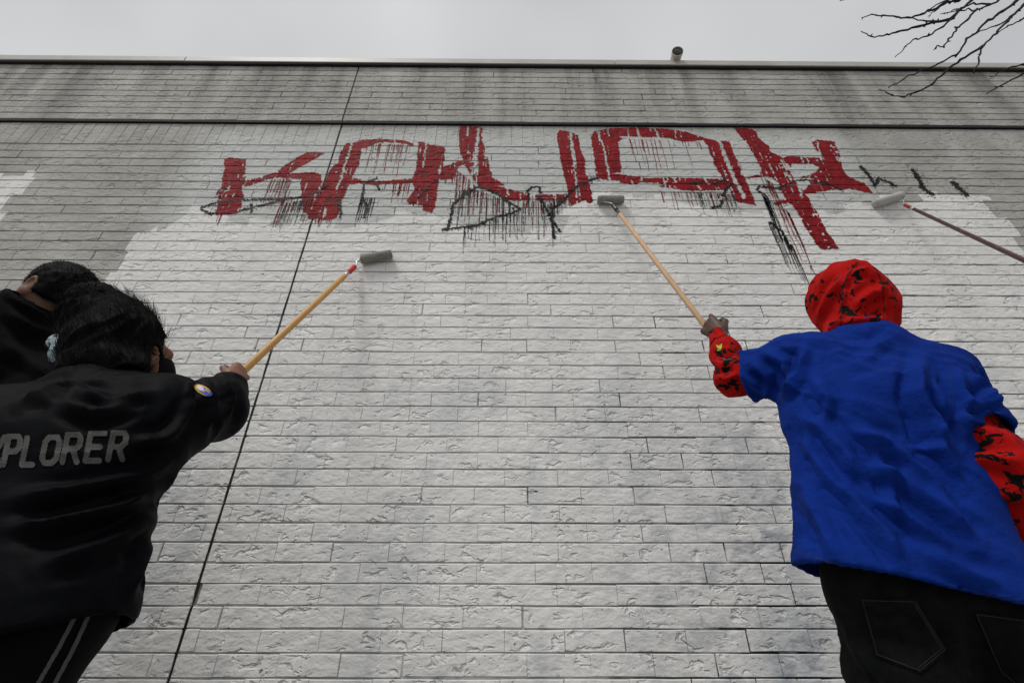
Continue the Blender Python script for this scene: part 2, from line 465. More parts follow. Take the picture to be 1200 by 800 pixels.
M_PANTS = cloth('black track cloth', (0.002, 0.002, 0.0025), (0.0035, 0.0035, 0.0045), 0.6, 0.0, 900, 0.0006, 9, 0.03)
M_JEANS = cloth('black denim', (0.003, 0.0033, 0.0036), (0.008, 0.0085, 0.0085), 0.85, 0.0, 500, 0.001, 30)
M_STITCH = plain('grey stitching', (0.022, 0.022, 0.020), (0.013, 0.013, 0.012), 60, 0.9)
M_PRINT = plain('grey reflective print', (0.095, 0.095, 0.09), (0.04, 0.04, 0.04), 40, 0.7, 0.1)
M_STRIPE = plain('grey stripe tape', (0.075, 0.08, 0.085), (0.05, 0.053, 0.058), 40, 0.8)
def hood_mat():
    M = Mat('red printed hoodie cloth', 0.85, 0.08)
    v = M.mapping((1, 1, 1.15))
    f = M.noise(40, 3, 0.55, v, 0.5)
    g = M.noise(11, 2, 0.5, M.mapping((1, 1, 1), (4, 4, 4)))
    sp = M.ramp(M.math('ADD', f, M.math('MULTIPLY', M.math('SUBTRACT', g, 0.5), 0.45)), [(0.568, 0.0), (0.585, 1.0)])
    red = M.mix(M.noise(8, 3, 0.5), (0.29, 0.003, 0.003), (0.43, 0.006, 0.005))
    M.color(M.mix(sp, red, (0.006, 0.005, 0.005)))
    n1 = M.bump(M.noise(70, 4, 0.65), 0.0022)
    M.normal(M.bump(M.noise(800, 1), 0.0005, 1.0, n1)); return M.m
M_HOOD = hood_mat()
M_SEAM = plain('dark seam', (0.02, 0.002, 0.002), (0.01, 0.001, 0.001), 50, 0.9)
def skin_mat(name, c1, c2):
    M = Mat(name, 0.5, 0.35); M.color(M.mix(M.ramp(M.noise(22, 4, 0.6), [(0.3, 0.0), (0.7, 1.0)]), c1, c2))
    M.normal(M.bump(M.noise(240, 3, 0.6), 0.0007)); return M.m
M_SKIN1 = skin_mat('dark brown skin', (0.052, 0.022, 0.013), (0.085, 0.040, 0.024))
M_SKIN2 = skin_mat('tan skin', (0.17, 0.072, 0.044), (0.23, 0.10, 0.064))
M_SKIN3 = skin_mat('brown skin', (0.13, 0.058, 0.036), (0.17, 0.08, 0.05))
def hair_mat():
    M = Mat('black hair', 0.5, 0.05)
    f = M.noise(60, 4, 0.7, M.mapping((6, 6, 0.7), rot=(0.3, 0.5, 0)))
    M.color(M.mix(f, (0.0012, 0.0012, 0.0012), (0.0032, 0.003, 0.0028))); M.normal(M.bump(f, 0.003)); return M.m
M_HAIR = hair_mat()
M_MASK = cloth('black mask cloth', (0.005, 0.005, 0.005), (0.008, 0.008, 0.008), 0.8)
M_SHOE = plain('dark shoe', (0.015, 0.015, 0.015), (0.03, 0.03, 0.03), 30, 0.6)
M_WOOD = plain('varnished pole wood', (0.46, 0.235, 0.060), (0.56, 0.315, 0.095), 30, 0.45, 0.4, 0.0006, 0, (1, 1, 0.3))
M_WOOD2 = plain('bare pole wood', (0.50, 0.315, 0.175), (0.60, 0.40, 0.24), 30, 0.6, 0.3, 0.0006, 0, (1, 1, 0.3))
M_WOOD3 = plain('dark red lacquered pole', (0.030, 0.006, 0.008), (0.055, 0.010, 0.012), 30, 0.4, 0.4)
M_NAP = plain('paint loaded grey nap', (0.17, 0.165, 0.14), (0.30, 0.295, 0.26), 120, 0.9, 0.2, 0.004)
M_NAPW = plain('paint soaked white nap', (0.36, 0.355, 0.33), (0.52, 0.51, 0.485), 120, 0.7, 0.3, 0.004)
M_WIRE = plain('zinc wire', (0.45, 0.45, 0.45), (0.6, 0.6, 0.6), 50, 0.35, 0.5, 0, 0.9)
M_GRIPR = plain('red plastic grip', (0.60, 0.018, 0.015), (0.50, 0.014, 0.012), 30, 0.35, 0.5)
M_GRIPB = plain('black plastic grip', (0.012, 0.012, 0.012), (0.022, 0.022, 0.022), 30, 0.4, 0.5)
M_COPE = plain('weathered metal coping', (0.36, 0.34, 0.31), (0.47, 0.45, 0.42), 4, 0.5, 0.5, 0.0008, 0.0)
M_DARK = plain('dark sealant and shade strips', (0.006, 0.007, 0.008), (0.014, 0.016, 0.018), 40, 0.8)  # joint sealant, and the black strips that imitate shade on the wall
M_ASPH = plain('grey concrete paving', (0.24, 0.235, 0.225), (0.33, 0.325, 0.31), 6, 0.9, 0.2, 0.002)
M_BARK = plain('grey brown bark', (0.014, 0.011, 0.010), (0.026, 0.021, 0.019), 40, 0.9, 0.2, 0.003)
M_HOUSING = plain('cream painted metal', (0.46, 0.43, 0.36), (0.54, 0.51, 0.44), 30, 0.45, 0.4)
M_LENS = plain('dark glass', (0.004, 0.004, 0.006), (0.006, 0.006, 0.01), 10, 0.08, 0.6)
M_ROOF = plain('grey roofing', (0.2, 0.2, 0.2), (0.26, 0.26, 0.26), 6, 0.9)

# ------------------------------------------------------------------ ground
g = add('ground', mesh('ground', [(-400, -400, 0), (400, -400, 0), (400, 400, 0), (-400, 400, 0)], [(0, 1, 2, 3)], False), M_ASPH)
tag(g, kind='structure')

# ------------------------------------------------------------------ the wall
CP = 0.0677; BH = 0.0622; Z_SOL = 3.530 - 0.214; Z_LEDGE = 3.530; UP = 0.014
N_LOW = int(Z_SOL/CP); Z0 = Z_SOL - N_LOW*CP
XMIN, XMAX = -5.2, 5.2
p1, p2 = Wp(425, 80), Wp(190, 795); XJ = (p1[0]*0.5 + p2[0]*0.5)
wall = tag(empty('brick_wall', (0, WALL, 0)), 'tall painted brick wall, white below and grey above, with red graffiti and metal coping', 'wall')
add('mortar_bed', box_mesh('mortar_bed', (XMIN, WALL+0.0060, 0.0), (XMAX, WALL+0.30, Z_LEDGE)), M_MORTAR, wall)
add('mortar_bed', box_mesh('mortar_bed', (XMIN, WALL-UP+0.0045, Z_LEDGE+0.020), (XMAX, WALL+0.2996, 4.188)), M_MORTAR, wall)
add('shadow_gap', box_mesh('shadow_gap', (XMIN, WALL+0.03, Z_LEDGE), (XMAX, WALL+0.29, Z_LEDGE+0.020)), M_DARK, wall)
add('ledge_shade_strip', box_mesh('ledge_shade_strip', (XMIN, WALL-UP+0.0015, Z_LEDGE+0.0008), (XMAX, WALL+0.0299, Z_LEDGE+0.0192)), M_DARK, wall)  # black strip added to imitate the shade under the projecting upper courses
add('roof_deck', box_mesh('roof_deck', (XMIN, WALL+0.30, 3.95), (XMAX, WALL+8.0, 4.05)), M_ROOF, wall)
# sealant of the control joint: a ragged dark strip
jv = []; jf = []; zz = np.arange(0.0, 4.19, 0.016)
for i, z in enumerate(zz):
    w = 0.0042 + 0.0022*math.sin(z*37) + 0.0022*random.random(); o = 0.0018*math.sin(z*23+1)+0.0012*math.sin(z*71)
    yy = WALL - (UP if z > Z_LEDGE else 0) + 0.0012
    jv += [(XJ+o-w, yy, z), (XJ+o+w, yy, z)]
    if i: jf.append((2*i-2, 2*i-1, 2*i+1, 2*i))
add('control_joint', mesh('control_joint', jv, jf), M_DARK, wall)

def brick_shape(L, H, seed):
    """one brick, front half: 5 x 3 uneven face with rounded arrises, sides going back to the mortar"""
    r = random.Random(seed); b = 0.0011
    xs = [-L/2+b, -L/6, L/6, L/2-b]; bt = 0.0030 if H > 0.05 else b; bb = 0.0009; zs = [-H/2+bb, H/2-bt]
    v = []; f = []
    for z in zs:
        for x in xs:
            v.append((x, r.uniform(-0.0009, 0.0007), z + r.uniform(-0.0007, 0.0007)))
    for i in range(3): f.append((i, i+1, 5+i, 4+i))
    ring = [0, 1, 2, 3, 7, 6, 5, 4]
    def push(scale_y, grow):
        n0 = len(v)
        for i in ring:
            x, y, z = v[i]
            sx = (1 if x > 0 else -1) if i in (0, 3, 4, 7) else 0
            sz = 1 if i >= 4 else -1
            v.append((x+sx*grow, scale_y, z+(bt if sz > 0 else -bb) + r.uniform(-0.0005, 0.0005)))
        return n0
    a = push(0.0022, b); c = push(0.012, b)
    for k in range(8):
        m = (k+1) % 8
        f.append((ring[m], ring[k], a+k, a+m)); f.append((a+m, a+k, c+k, c+m))
    return v, f
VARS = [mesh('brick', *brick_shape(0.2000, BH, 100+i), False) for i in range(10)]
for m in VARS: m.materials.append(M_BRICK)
cand = []; rest = Geo()
def lay(x0, x1, z, yf, soldier=False):
    cand.append((x0, x1, z, yf))
rows = [(Z0 + i*CP + CP/2, WALL) for i in range(N_LOW)] + [(Z_LEDGE+0.020 + i*0.0655 + 0.03275, WALL-UP) for i in range(10)]
BL = 0.2032
for ri, (z, yf) in enumerate(rows):
    off = (0.5 if ri % 2 else 0.0)*BL + random.uniform(-0.012, 0.012)
    x = XMIN + off - BL
    while x < XMAX:
        L = BL + random.uniform(-0.005, 0.005)
        wide = 0.42 if (x > 0.25 and z < 2.0) else 0.14
        gp = random.uniform(0.0035, 0.0065) if random.random() < wide else random.uniform(-0.0004, 0.0014)
        a, b = max(x, XMIN), min(x+L-gp, XMAX)
        x += L
        if b-a < 0.03: continue
        if a < XJ < b:
            if XJ-0.0045-a > 0.012: lay(a, XJ-0.0045, z, yf)
            if b-XJ-0.0045 > 0.012: lay(XJ+0.0045, b, z, yf)
        else: lay(a, b, z, yf)
# the largest in the picture stand alone, the others are one part
C = np.array([((a+b)/2, y, z) for a, b, z, y in cand])
A_ = proj(np.array([(a, y, z) for a, b, z, y in cand])); B_ = proj(np.array([(b, y, z) for a, b, z, y in cand]))
pr = proj(C); size = np.abs(B_[:, 0]-A_[:, 0])*BH*FPX/np.maximum(pr[:, 2], 0.1)
vis = (pr[:, 2] > 0) & (A_[:, 0] < 1195) & (B_[:, 0] > 5) & (pr[:, 1] < 806)
covered = (pr[:, 0] > 985+0.3*(pr[:, 1]-680).clip(0)) & (pr[:, 1] > 420) | (pr[:, 0] < 150) & (pr[:, 1] > 430)
size = np.where(vis & ~covered, size, 0)
top300 = set(np.argsort(-size)[:300].tolist())
for i, (a, b, z, y) in enumerate(cand):
    L = b-a; cx = (a+b)/2; jy = random.uniform(-0.0005, 0.0008); jz = random.uniform(-0.0016, 0.0016); rx = random.uniform(-0.0022, 0.0022)
    hz = BH if y == WALL else BH-0.003
    if i in top300:
        o = add('brick', random.choice(VARS), None, wall)
        o.location = (cx, y+jy, z+jz); o.scale = (L/0.2000, 1, 1); o.rotation_euler = (0, rx, 0)
    else:
        v, f = brick_shape(L, hz, random.randrange(60))
        rest.put([(cx+p[0], y+jy+p[1], z+jz+p[2]) for p in v], f)
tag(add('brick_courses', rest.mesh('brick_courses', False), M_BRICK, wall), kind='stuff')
# soldier course: bricks on end under the ledge
sol = Geo(); x = XMIN
while x < XMAX-CP:
    spans = [(x, x+CP)] if not x-0.004 < XJ < x+CP+0.004 else [(x, XJ-0.0045), (XJ+0.0045, x+CP)]
    for xa, xb in spans:
        if xb-xa < 0.008: continue
        v, f = brick_shape(0.2065, xb-xa-0.0005 + random.uniform(-0.0008, 0.0002), random.randrange(40))
        sol.put([((xa+xb)/2-p[2], WALL+p[1]-0.0006, Z_SOL+0.106+p[0]) for p in v], f)
    x += CP
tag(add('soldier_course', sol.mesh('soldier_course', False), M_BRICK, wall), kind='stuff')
add('coping_shade_strip', box_mesh('coping_shade_strip', (XMIN, WALL-UP-0.020, 4.1885), (XMAX, WALL+0.299, 4.2045)), M_DARK, wall)  # black strip added below the coping to imitate its shaded underside
# coping in lengths
x = -5.35; k = 0
while x < 5.2:
    L = 3.05
    add('coping', box_mesh('coping', (x, WALL-UP-0.028+0.001*(k % 2), 4.205), (min(x+L-0.004, 5.25), WALL+0.36, 4.265), 0.004), M_COPE, wall)
    x += L; k += 1

# ------------------------------------------------------------------ graffiti: paint lying on the bricks
CELL = CP/17; GX0 = -2.45; GZ0 = Z0 + 24*CP; GNX = int(5.2/CELL); GNZ = 17*27
def gy(j):                                   # depth of the paint film at grid line j (follows the bed joints)
    z = GZ0 + j*CELL
    if z > Z_SOL - 0.001: return WALL - 0.0022
    r = ((z-Z0) % CP)/CP
    return WALL + 0.0030 if (r < 0.028 or r > 0.972) else WALL - 0.0016
GYS = [gy(j) for j in range(GNZ+2)]
gi, gj = np.meshgrid(np.arange(GNX), np.arange(GNZ), indexing='ij')
GQ = np.stack([GX0+(gi.ravel()+0.5)*CELL, GZ0+(gj.ravel()+0.5)*CELL], 1)
def n2(sx, sz, seed, o=3): return fbm(np.stack([GQ[:, 0]*sx, GQ[:, 1]*sz, np.zeros(len(GQ))+seed*3.7], 1), seed, o)
EDX = n2(18, 30, 1)*0.010 + n2(5, 110, 2, 2)*0.009; EDZ = n2(30, 18, 3)*0.007 + n2(130, 10, 4, 2)*0.010
GQE = GQ + np.stack([EDX, EDZ], 1)
DRY = n2(95, 5.5, 5, 3)*0.75 + n2(60, 60, 6, 2)*0.5           # bristle-like gaps running down the stroke
SPOT = n2(120, 120, 8, 2)
WORN = n2(3.5, 3.5, 9, 2)
def film(name, m, mat, label=None, kind=None, extra=0.0):
    m = m.reshape(GNX, GNZ); vid = {}; V = []; F = []
    def vert(i, j):
        if (i, j) not in vid:
            vid[(i, j)] = len(V); V.append((GX0+i*CELL, GYS[j]-extra, GZ0+j*CELL))
        return vid[(i, j)]
    for i, j in np.argwhere(m): F.append((vert(i, j), vert(i+1, j), vert(i+1, j+1), vert(i, j+1)))
    if not F: return None
    return tag(add(name, mesh(name, V, F), mat, wall), label, kind=kind)
def Zm(x0, y0, s): return lambda *pts: [Wp(x0+a/s, y0+b/s) for a, b in pts]
R2, R3, R4, R5, R6, R7 = Zm(230, 140, 6.153), Zm(380, 140, 5.335), Zm(520, 140, 5.333), Zm(680, 140, 6.667), Zm(840, 140, 4.0), Zm(980, 180, 5.333)
PX = Zm(0, 0, 1.0)
def line_mask(pl, r, wob=0.35, Q=None):
    d, t = seg_px(GQE if Q is None else Q, pl); return d < r*(1+wob*SPOT)
LET = {
 'K': ([R2((205,290),(240,278),(365,285),(355,330),(352,450),(330,500),(335,560),(318,670),(140,695),(165,560),(140,530),(185,490),(190,440),(205,360)),
        R2((350,485),(360,445),(480,410),(575,380),(650,325),(730,275),(800,240),(920,243),(880,275),(790,320),(700,375),(610,415),(500,435),(380,478)),
        R2((580,385),(700,390),(850,380),(900,395),(905,460),(855,545),(830,620),(815,690),(770,660),(765,545),(745,430),(690,425),(610,420))],
       [], 'red painted letter K with a slanted arm, beside the vertical joint'),
 'A1': ([PX((405,168),(399,179),(397,190),(388,198),(375,222),(368,232),(362,245),(360,256),(385,258),(394,256),(398,248),(401,234),(408,218),(415,203),(420,194),(424,177),(423,168)),
         R3((175,150),(230,130),(380,123),(500,133),(565,155),(555,172),(500,152),(400,142),(330,147),(300,162),(240,178),(190,190)),
         R3((180,368),(240,385),(350,385),(480,378),(570,370),(560,397),(440,405),(300,410),(220,402),(150,405)),
         R3((590,140),(640,150),(690,165),(755,175),(745,280),(735,330),(720,370),(705,440),(700,500),(690,550),(670,585),(620,575),(615,535),(530,530),(520,510),(565,440),(550,395),(570,330),(580,240)),
         R3((735,300),(820,270),(905,240),(915,265),(830,300),(820,340),(800,375),(725,375))],
        [(R3((172,150),(150,230),(80,440)), 0.008), (R3((638,150),(615,300)), 0.006), (R3((205,165),(290,170)), 0.0)], 'red painted letter A with an arched top and cross bar'),
 'U': ([R4((105,45),(210,35),(240,60),(235,130),(255,160),(255,230),(275,235),(285,310),(300,340),(300,360),(385,415),(330,415),(270,420),(210,410),(185,370),(150,320),(130,280),(120,250),(100,210),(100,150),(95,90)),
        R4((210,400),(330,415),(395,435),(480,455),(535,465),(540,505),(470,508),(395,500),(350,475),(260,440),(215,430)),
        R4((570,475),(760,465),(790,480),(765,500),(690,510),(575,508)),
        R4((705,90),(730,70),(775,75),(840,100),(850,180),(880,260),(885,330),(905,380),(920,450),(935,520),(910,525),(880,505),(800,540),(780,490),(770,420),(750,350),(735,270),(720,180))],
       [(R4((152,30),(152,105)), 0.007), (R4((218,60),(205,180),(195,330)), 0.012), (R4((790,85),(805,200),(818,300)), 0.010), (R4((818,300),(835,480)), 0.006), (R4((400,425),(402,470)), 0.006), (R4((570,492),(700,492)), 0.003)], 'red painted letter U with two tall uprights'),
 'O': ([R5((85,130),(105,95),(215,75),(290,65),(290,130),(330,150),(290,175),(300,230),(315,330),(320,415),(210,425),(120,415),(110,300),(95,230),(85,160)),
        R5((215,75),(420,62),(540,72),(650,75),(730,85),(830,100),(900,125),(1000,155),(1060,170),(1075,190),(990,195),(960,165),(800,175),(740,160),(700,145),(560,140),(420,135),(280,132)),
        PX((827,166),(842,165),(855,166),(859,178),(868,200),(878,220),(886,241),(877,239),(862,236),(850,215),(838,195)),
        R5((110,420),(320,430),(440,445),(520,460),(700,455),(900,460),(1050,465),(1130,475),(1180,500),(1180,540),(1080,555),(900,560),(740,545),(600,520),(700,510),(480,490),(420,510),(310,495),(310,480),(190,470),(140,460))],
       [(R5((140,95),(150,130),(190,250),(225,475)), 0.007), (R5((215,75),(225,130)), 0.005), (R5((365,70),(380,135)), 0.004), (R5((440,65),(462,138)), 0.006), (R5((585,70),(610,140)), 0.006), (R5((735,80),(752,150)), 0.005),
        (PX((842,164),(856,200),(872,232)), 0.013), (R5((405,480),(412,515)), 0.006), (R5((475,450),(485,480)), 0.005), (R5((660,490),(668,530)), 0.005), (R5((910,505),(935,548)), 0.007), (R5((968,455),(985,490)), 0.006), (R5((730,450),(738,480)), 0.005)],
       'wide red painted letter O with rounded top, above a grey roller'),
 'A2': ([R6((75,35),(150,40),(185,60),(190,85),(240,125),(255,155),(300,175),(330,230),(360,280),(400,330),(430,370),(470,440),(500,500),(540,560),(570,608),(490,605),(460,580),(430,530),(400,480),(370,420),(330,380),(310,350),(290,300),(250,270),(210,230),(180,185),(160,140),(140,110),(110,80)),
         R6((130,275),(200,255),(210,230),(250,250),(240,265),(190,270),(150,278)), R6((265,395),(310,375),(340,385),(330,395),(280,402)),
         R6((305,180),(340,172),(430,178),(445,210),(350,205),(350,225),(320,205)),
         R6((445,105),(480,97),(550,105),(570,150),(585,210),(600,250),(620,270),(690,300),(735,345),(690,340),(620,325),(560,330),(480,340),(420,350),(400,340),(440,300),(440,265),(400,280),(400,270),(470,245),(480,225),(440,205),(430,180),(480,180),(485,160),(460,140))],
        [(R6((330,210),(380,300),(400,360)), 0.009), (R6((470,105),(490,190)), 0.005), (R6((300,190),(330,240)), 0.006)], 'red painted letter with a long slanting stroke above the red hood'),
}
RED = np.zeros(len(GQ), bool)
for key, (polys, gaps, label) in LET.items():
    m = np.zeros(len(GQ), bool)
    for p in polys: m |= in_poly(GQE, p)
    for pl, r in gaps:
        if r: m &= ~line_mask(pl, r, 1.2)
    m &= ~(DRY > 0.30 - 0.22*WORN)
    m &= ~((SPOT > 0.56))
    m &= ~RED
    RED |= m
    film('graffiti_letter', m, M_RED, label)
# drips run straight down the wall
def film_y(z):
    return GYS[min(max(int(round((z-GZ0)/CELL)), 0), GNZ)]
def drips(xa, ya, xb, yb, n, lo, hi):
    runs = []
    for _ in range(int(n*2.0)):
        t = random.random(); X, Z = Wp(xa+(xb-xa)*t, ya+(yb-ya)*t); L = lo + (hi-lo)*1.25*random.random()**1.6
        runs.append((X, Z, L, random.choice((0.0009, 0.0011, 0.0014, 0.002))))
    return runs
def drip_mesh(name, runs, mat, label, extra):
    V = []; F = []
    for X, Z, L, w in runs:
        n = max(3, int(L/0.009)); prev = None; x = X
        for i in range(n+1):
            z = Z - L*i/n; x += random.gauss(0, 0.0006) + (random.choice((-1, 1))*0.003 if random.random() < 0.02 else 0)
            ww = w*(1.15-0.45*i/n)*random.uniform(0.8, 1.2) * (1.5 if i == n-1 else 1)
            V += [(x-ww, film_y(z)-extra, z), (x+ww, film_y(z)-extra, z)]
            if prev is not None and random.random() < 0.95: F.append((prev, prev+1, len(V)-1, len(V)-2))
            prev = len(V)-2
    tag(add(name, mesh(name, V, F), mat, wall), label, kind='stuff')
rd = drips(318,211,345,209,9,0.10,0.22)+drips(330,235,372,232,10,0.06,0.2)+drips(430,168,482,170,14,0.05,0.25)+drips(460,216,482,214,10,0.05,0.16)+drips(536,200,556,215,9,0.12,0.34)
rd += drips(556,222,590,235,9,0.1,0.26)+drips(600,236,660,236,9,0.08,0.26)+drips(735,163,850,168,12,0.05,0.28)+drips(770,224,850,226,14,0.03,0.13)+drips(890,205,905,215,8,0.1,0.3)+drips(908,235,925,250,6,0.25,0.42)+drips(362,257,392,257,5,0.02,0.06)+drips(255,252,262,252,2,0.05,0.1)+drips(520,200,535,205,6,0.05,0.12)+drips(660,232,668,232,3,0.04,0.1)
drip_mesh('paint_drips', rd, M_RED, 'thin red paint drips running down from the red letters', 0.0004)
SCR = [
 ([R2((40,640),(100,610),(160,595),(340,580),(560,577),(780,560),(870,530),(960,480)), R2((40,650),(110,682),(150,670)), R2((330,655),(390,640),(400,605),(395,675)), R2((400,640),(520,610),(640,580))], 0.010, 'black sprayed scribble crossing the red letter K'),
 ([R3((330,365),(250,400),(240,500),(270,540),(255,610)), R3((325,405),(345,440)), R3((20,500),(80,490),(105,560),(100,610)), R3((575,505),(660,420)), R3((0,430),(35,410))], 0.009, 'short black sprayed hooks under the arched red letter A'),
 ([R4((0,690),(200,665),(330,610),(480,565),(400,510),(340,470),(220,415),(130,470),(60,530),(45,600),(30,690))], 0.011, 'black sprayed rounded outline dripping under the red letter U'),
 ([R4((520,450),(545,425),(600,420),(605,460)), R4((600,490),(640,560),(690,640),(725,700)), R4((690,740),(680,650),(680,560),(750,515),(800,440),(880,400),(950,370)), R5((60,480),(130,460))], 0.011, 'black sprayed crossed strokes below the uprights of letter U'),
 ([R5((1050,505),(1110,480),(1180,500),(1130,550),(1110,600)), R5((1030,690),(1090,680),(1110,640)), R5((870,500),(960,490))], 0.011, 'black sprayed smudge at the foot of the wide red letter O'),
 ([R6((190,330),(200,315),(290,325),(360,290),(430,285),(520,300),(580,330)), R6((200,340),(225,350),(250,390)), R6((250,480),(310,530),(330,580),(360,610))], 0.010, 'black sprayed wavy line across the long slanting red letter'),
 ([R7((160,90),(200,130),(240,200)), R7((240,190),(270,160),(330,180),(370,205))], 0.015, 'black sprayed hook with short tail on grey brick above white roller'),
 ([R7((480,105),(510,150),(540,220),(590,250))], 0.020, 'black sprayed slanting dash, longer of two on the grey brick'),
 ([R7((735,190),(815,262))], 0.022, 'black sprayed short dash at the corner of the white coat'),
]
for pls, r, label in SCR:
    m = np.zeros(len(GQ), bool)
    for pl in pls:
        d, t = seg_px(GQE, pl)
        m |= d < r*(0.72+1.3*SPOT)
        m |= (d < r*2.3) & (SPOT > 0.34)
    film('spray_scribble', m, M_BLK, label, extra=0.0006)
bd = drips(335,238,372,232,16,0.05,0.17)+drips(422,232,440,232,12,0.06,0.2)+drips(535,225,560,218,10,0.08,0.28)+drips(560,222,605,240,12,0.08,0.24)+drips(540,267,612,247,16,0.05,0.18)+drips(618,226,650,240,10,0.1,0.3)+drips(640,236,665,228,8,0.04,0.12)+drips(808,225,860,228,20,0.04,0.16)+drips(890,225,905,240,10,0.15,0.5)+drips(895,255,930,290,10,0.05,0.3)
drip_mesh('paint_drips', bd, M_BLK, 'thin black paint drips running down under the black scribbles', 0.0008)

# ------------------------------------------------------------------ security camera on the coping
sc = tag(empty('security_camera', J(793, 75, WALL)), 'small cream cylindrical camera with dark lens jutting out over the coping', 'camera')
b0 = Vector((J(793, 72, WALL-0.02).x, WALL+0.03, 4.325)); dr = Vector((-0.10, -0.72, -0.26)).normalized()
add('housing', mesh('housing', *tube([b0, b0+dr*0.004, b0+dr*0.116, b0+dr*0.122], [0.032, 0.037, 0.037, 0.036], 24)), M_HOUSING, sc)
g = Geo(); g.put(*tube([b0+dr*0.114, b0+dr*0.136], 0.040, 24, False)); g.put(*tube([b0+dr*0.114, b0+dr*0.136], 0.0365, 24, False))
g.f += [(24+k, 24+(k+1) % 24, 72+(k+1) % 24, 72+k) for k in range(24)]
add('sun_hood', g.mesh('sun_hood', False), M_HOUSING, sc)
add('lens', mesh('lens', *tube([b0+dr*0.122, b0+dr*0.129, b0+dr*0.133], [0.034, 0.034, 0.029], 24)), M_LENS, sc)
add('bracket', box_mesh('bracket', (b0.x-0.02, WALL-0.01, 4.2645), (b0.x+0.02, WALL+0.05, 4.305), 0.003), M_HOUSING, sc)

# ------------------------------------------------------------------ paint rollers
def roller(label, c0, c1, rc, pole_top, pole_bot, rp, mats, grip, gf, black_collar=False):
    """nap cover between c0 and c1, wire yoke from the c0 end, grip, ferrule and pole"""
    nap, pole_m, grip_m = mats
    c0, c1, T, B = Vector(c0), Vector(c1), Vector(pole_top), Vector(pole_bot)
    o = tag(empty('paint_roller', B), label, 'paint roller', 'paint rollers on long poles')
    ax = (c1-c0).normalized(); n = 26
    pts = [c0+(c1-c0)*t for t in np.linspace(0, 1, 14)]
    v, f = tube(pts, [rc*0.90]+[rc]*12+[rc*0.90], n)
    v = [p + (p-(c0+ax*ax.dot(p-c0))).normalized()*random.uniform(-0.0009, 0.0012) if i % 5 else p for i, p in enumerate(v)]
    cv = add('roller_cover', mesh('roller_cover', v, f), nap, o)
    for e, s in ((c0, -1), (c1, 1)):
        add('end_cap', mesh('end_cap', *tube([e+ax*s*0.0005, e+ax*s*0.003, e+ax*s*0.0035], [rc*0.72, rc*0.72, rc*0.3], 18)), M_HOUSING if nap is not M_NAPW else nap, cv)
    D = (B-T).normalized()
    w = [c0-ax*0.002, c0-ax*0.014]
    low = T - D*0.02
    w += [c0-ax*0.018 + (low-c0).normalized()*0.012]
    mid = (c0-ax*0.016)*0.45 + low*0.55
    w += [mid, low, T + D*0.015]
    add('wire_frame', mesh('wire_frame', *tube(w, 0.0036, 8)), M_WIRE, o)
    L = (B-T).length
    add('grip', mesh('grip', *tube([T, T+D*0.01, T+D*gf*0.5, T+D*(gf-0.01), T+D*gf], [rp*0.7, rp*1.05, rp*1.0, rp*1.1, rp*0.8], 14)), grip_m, o)
    add('ferrule', mesh('ferrule', *tube([T+D*gf, T+D*(gf+0.05)], [rp*0.72, rp*0.8], 14)), M_WIRE if not black_collar else M_GRIPB, o)
    add('pole', mesh('pole', *tube([T+D*(gf+0.045), T+D*(gf+0.055), T+D*L*0.5, B-D*0.004, B], [rp*0.8, rp, rp, rp, rp*0.8], 16)), pole_m, o)
    return o
RC = 0.0235
wl = WALL - RC - 0.003
roller('paint roller on yellow wooden pole with red grip, held by person in lettered jacket', J(423, 304.5, wl), J(459, 297.5, wl), RC,
       J(416, 312, 1.855), J(276, 443, 1.365), 0.0125, (M_NAP, M_WOOD, M_GRIPR), 'grip', 0.085)
roller('paint roller on pale wooden pole with black collar, held by person in blue shirt', J(700.5, 234, wl), J(730.5, 234, wl), RC,
       J(718, 240, 1.858), J(838, 397, 1.478), 0.0110, (M_NAP, M_WOOD2, M_GRIPB), 'grip', 0.075, True)
PT = J(1060, 240, 1.84)                       # the long pole leans on the wall, its foot on the paving
roller('white soaked paint roller on dark red pole reaching in beside the red hood', J(1057, 229, wl), J(1025, 238.5, wl), RC,
       PT, PT + (J(1200, 305, 1.22)-PT)*((PT.z-0.012)/(PT.z-J(1200, 305, 1.22).z)), 0.0082, (M_NAPW, M_WOOD3, plain('worn red grip', (0.30, 0.02, 0.025), (0.20, 0.014, 0.016), 40)), 'grip', 0.10)

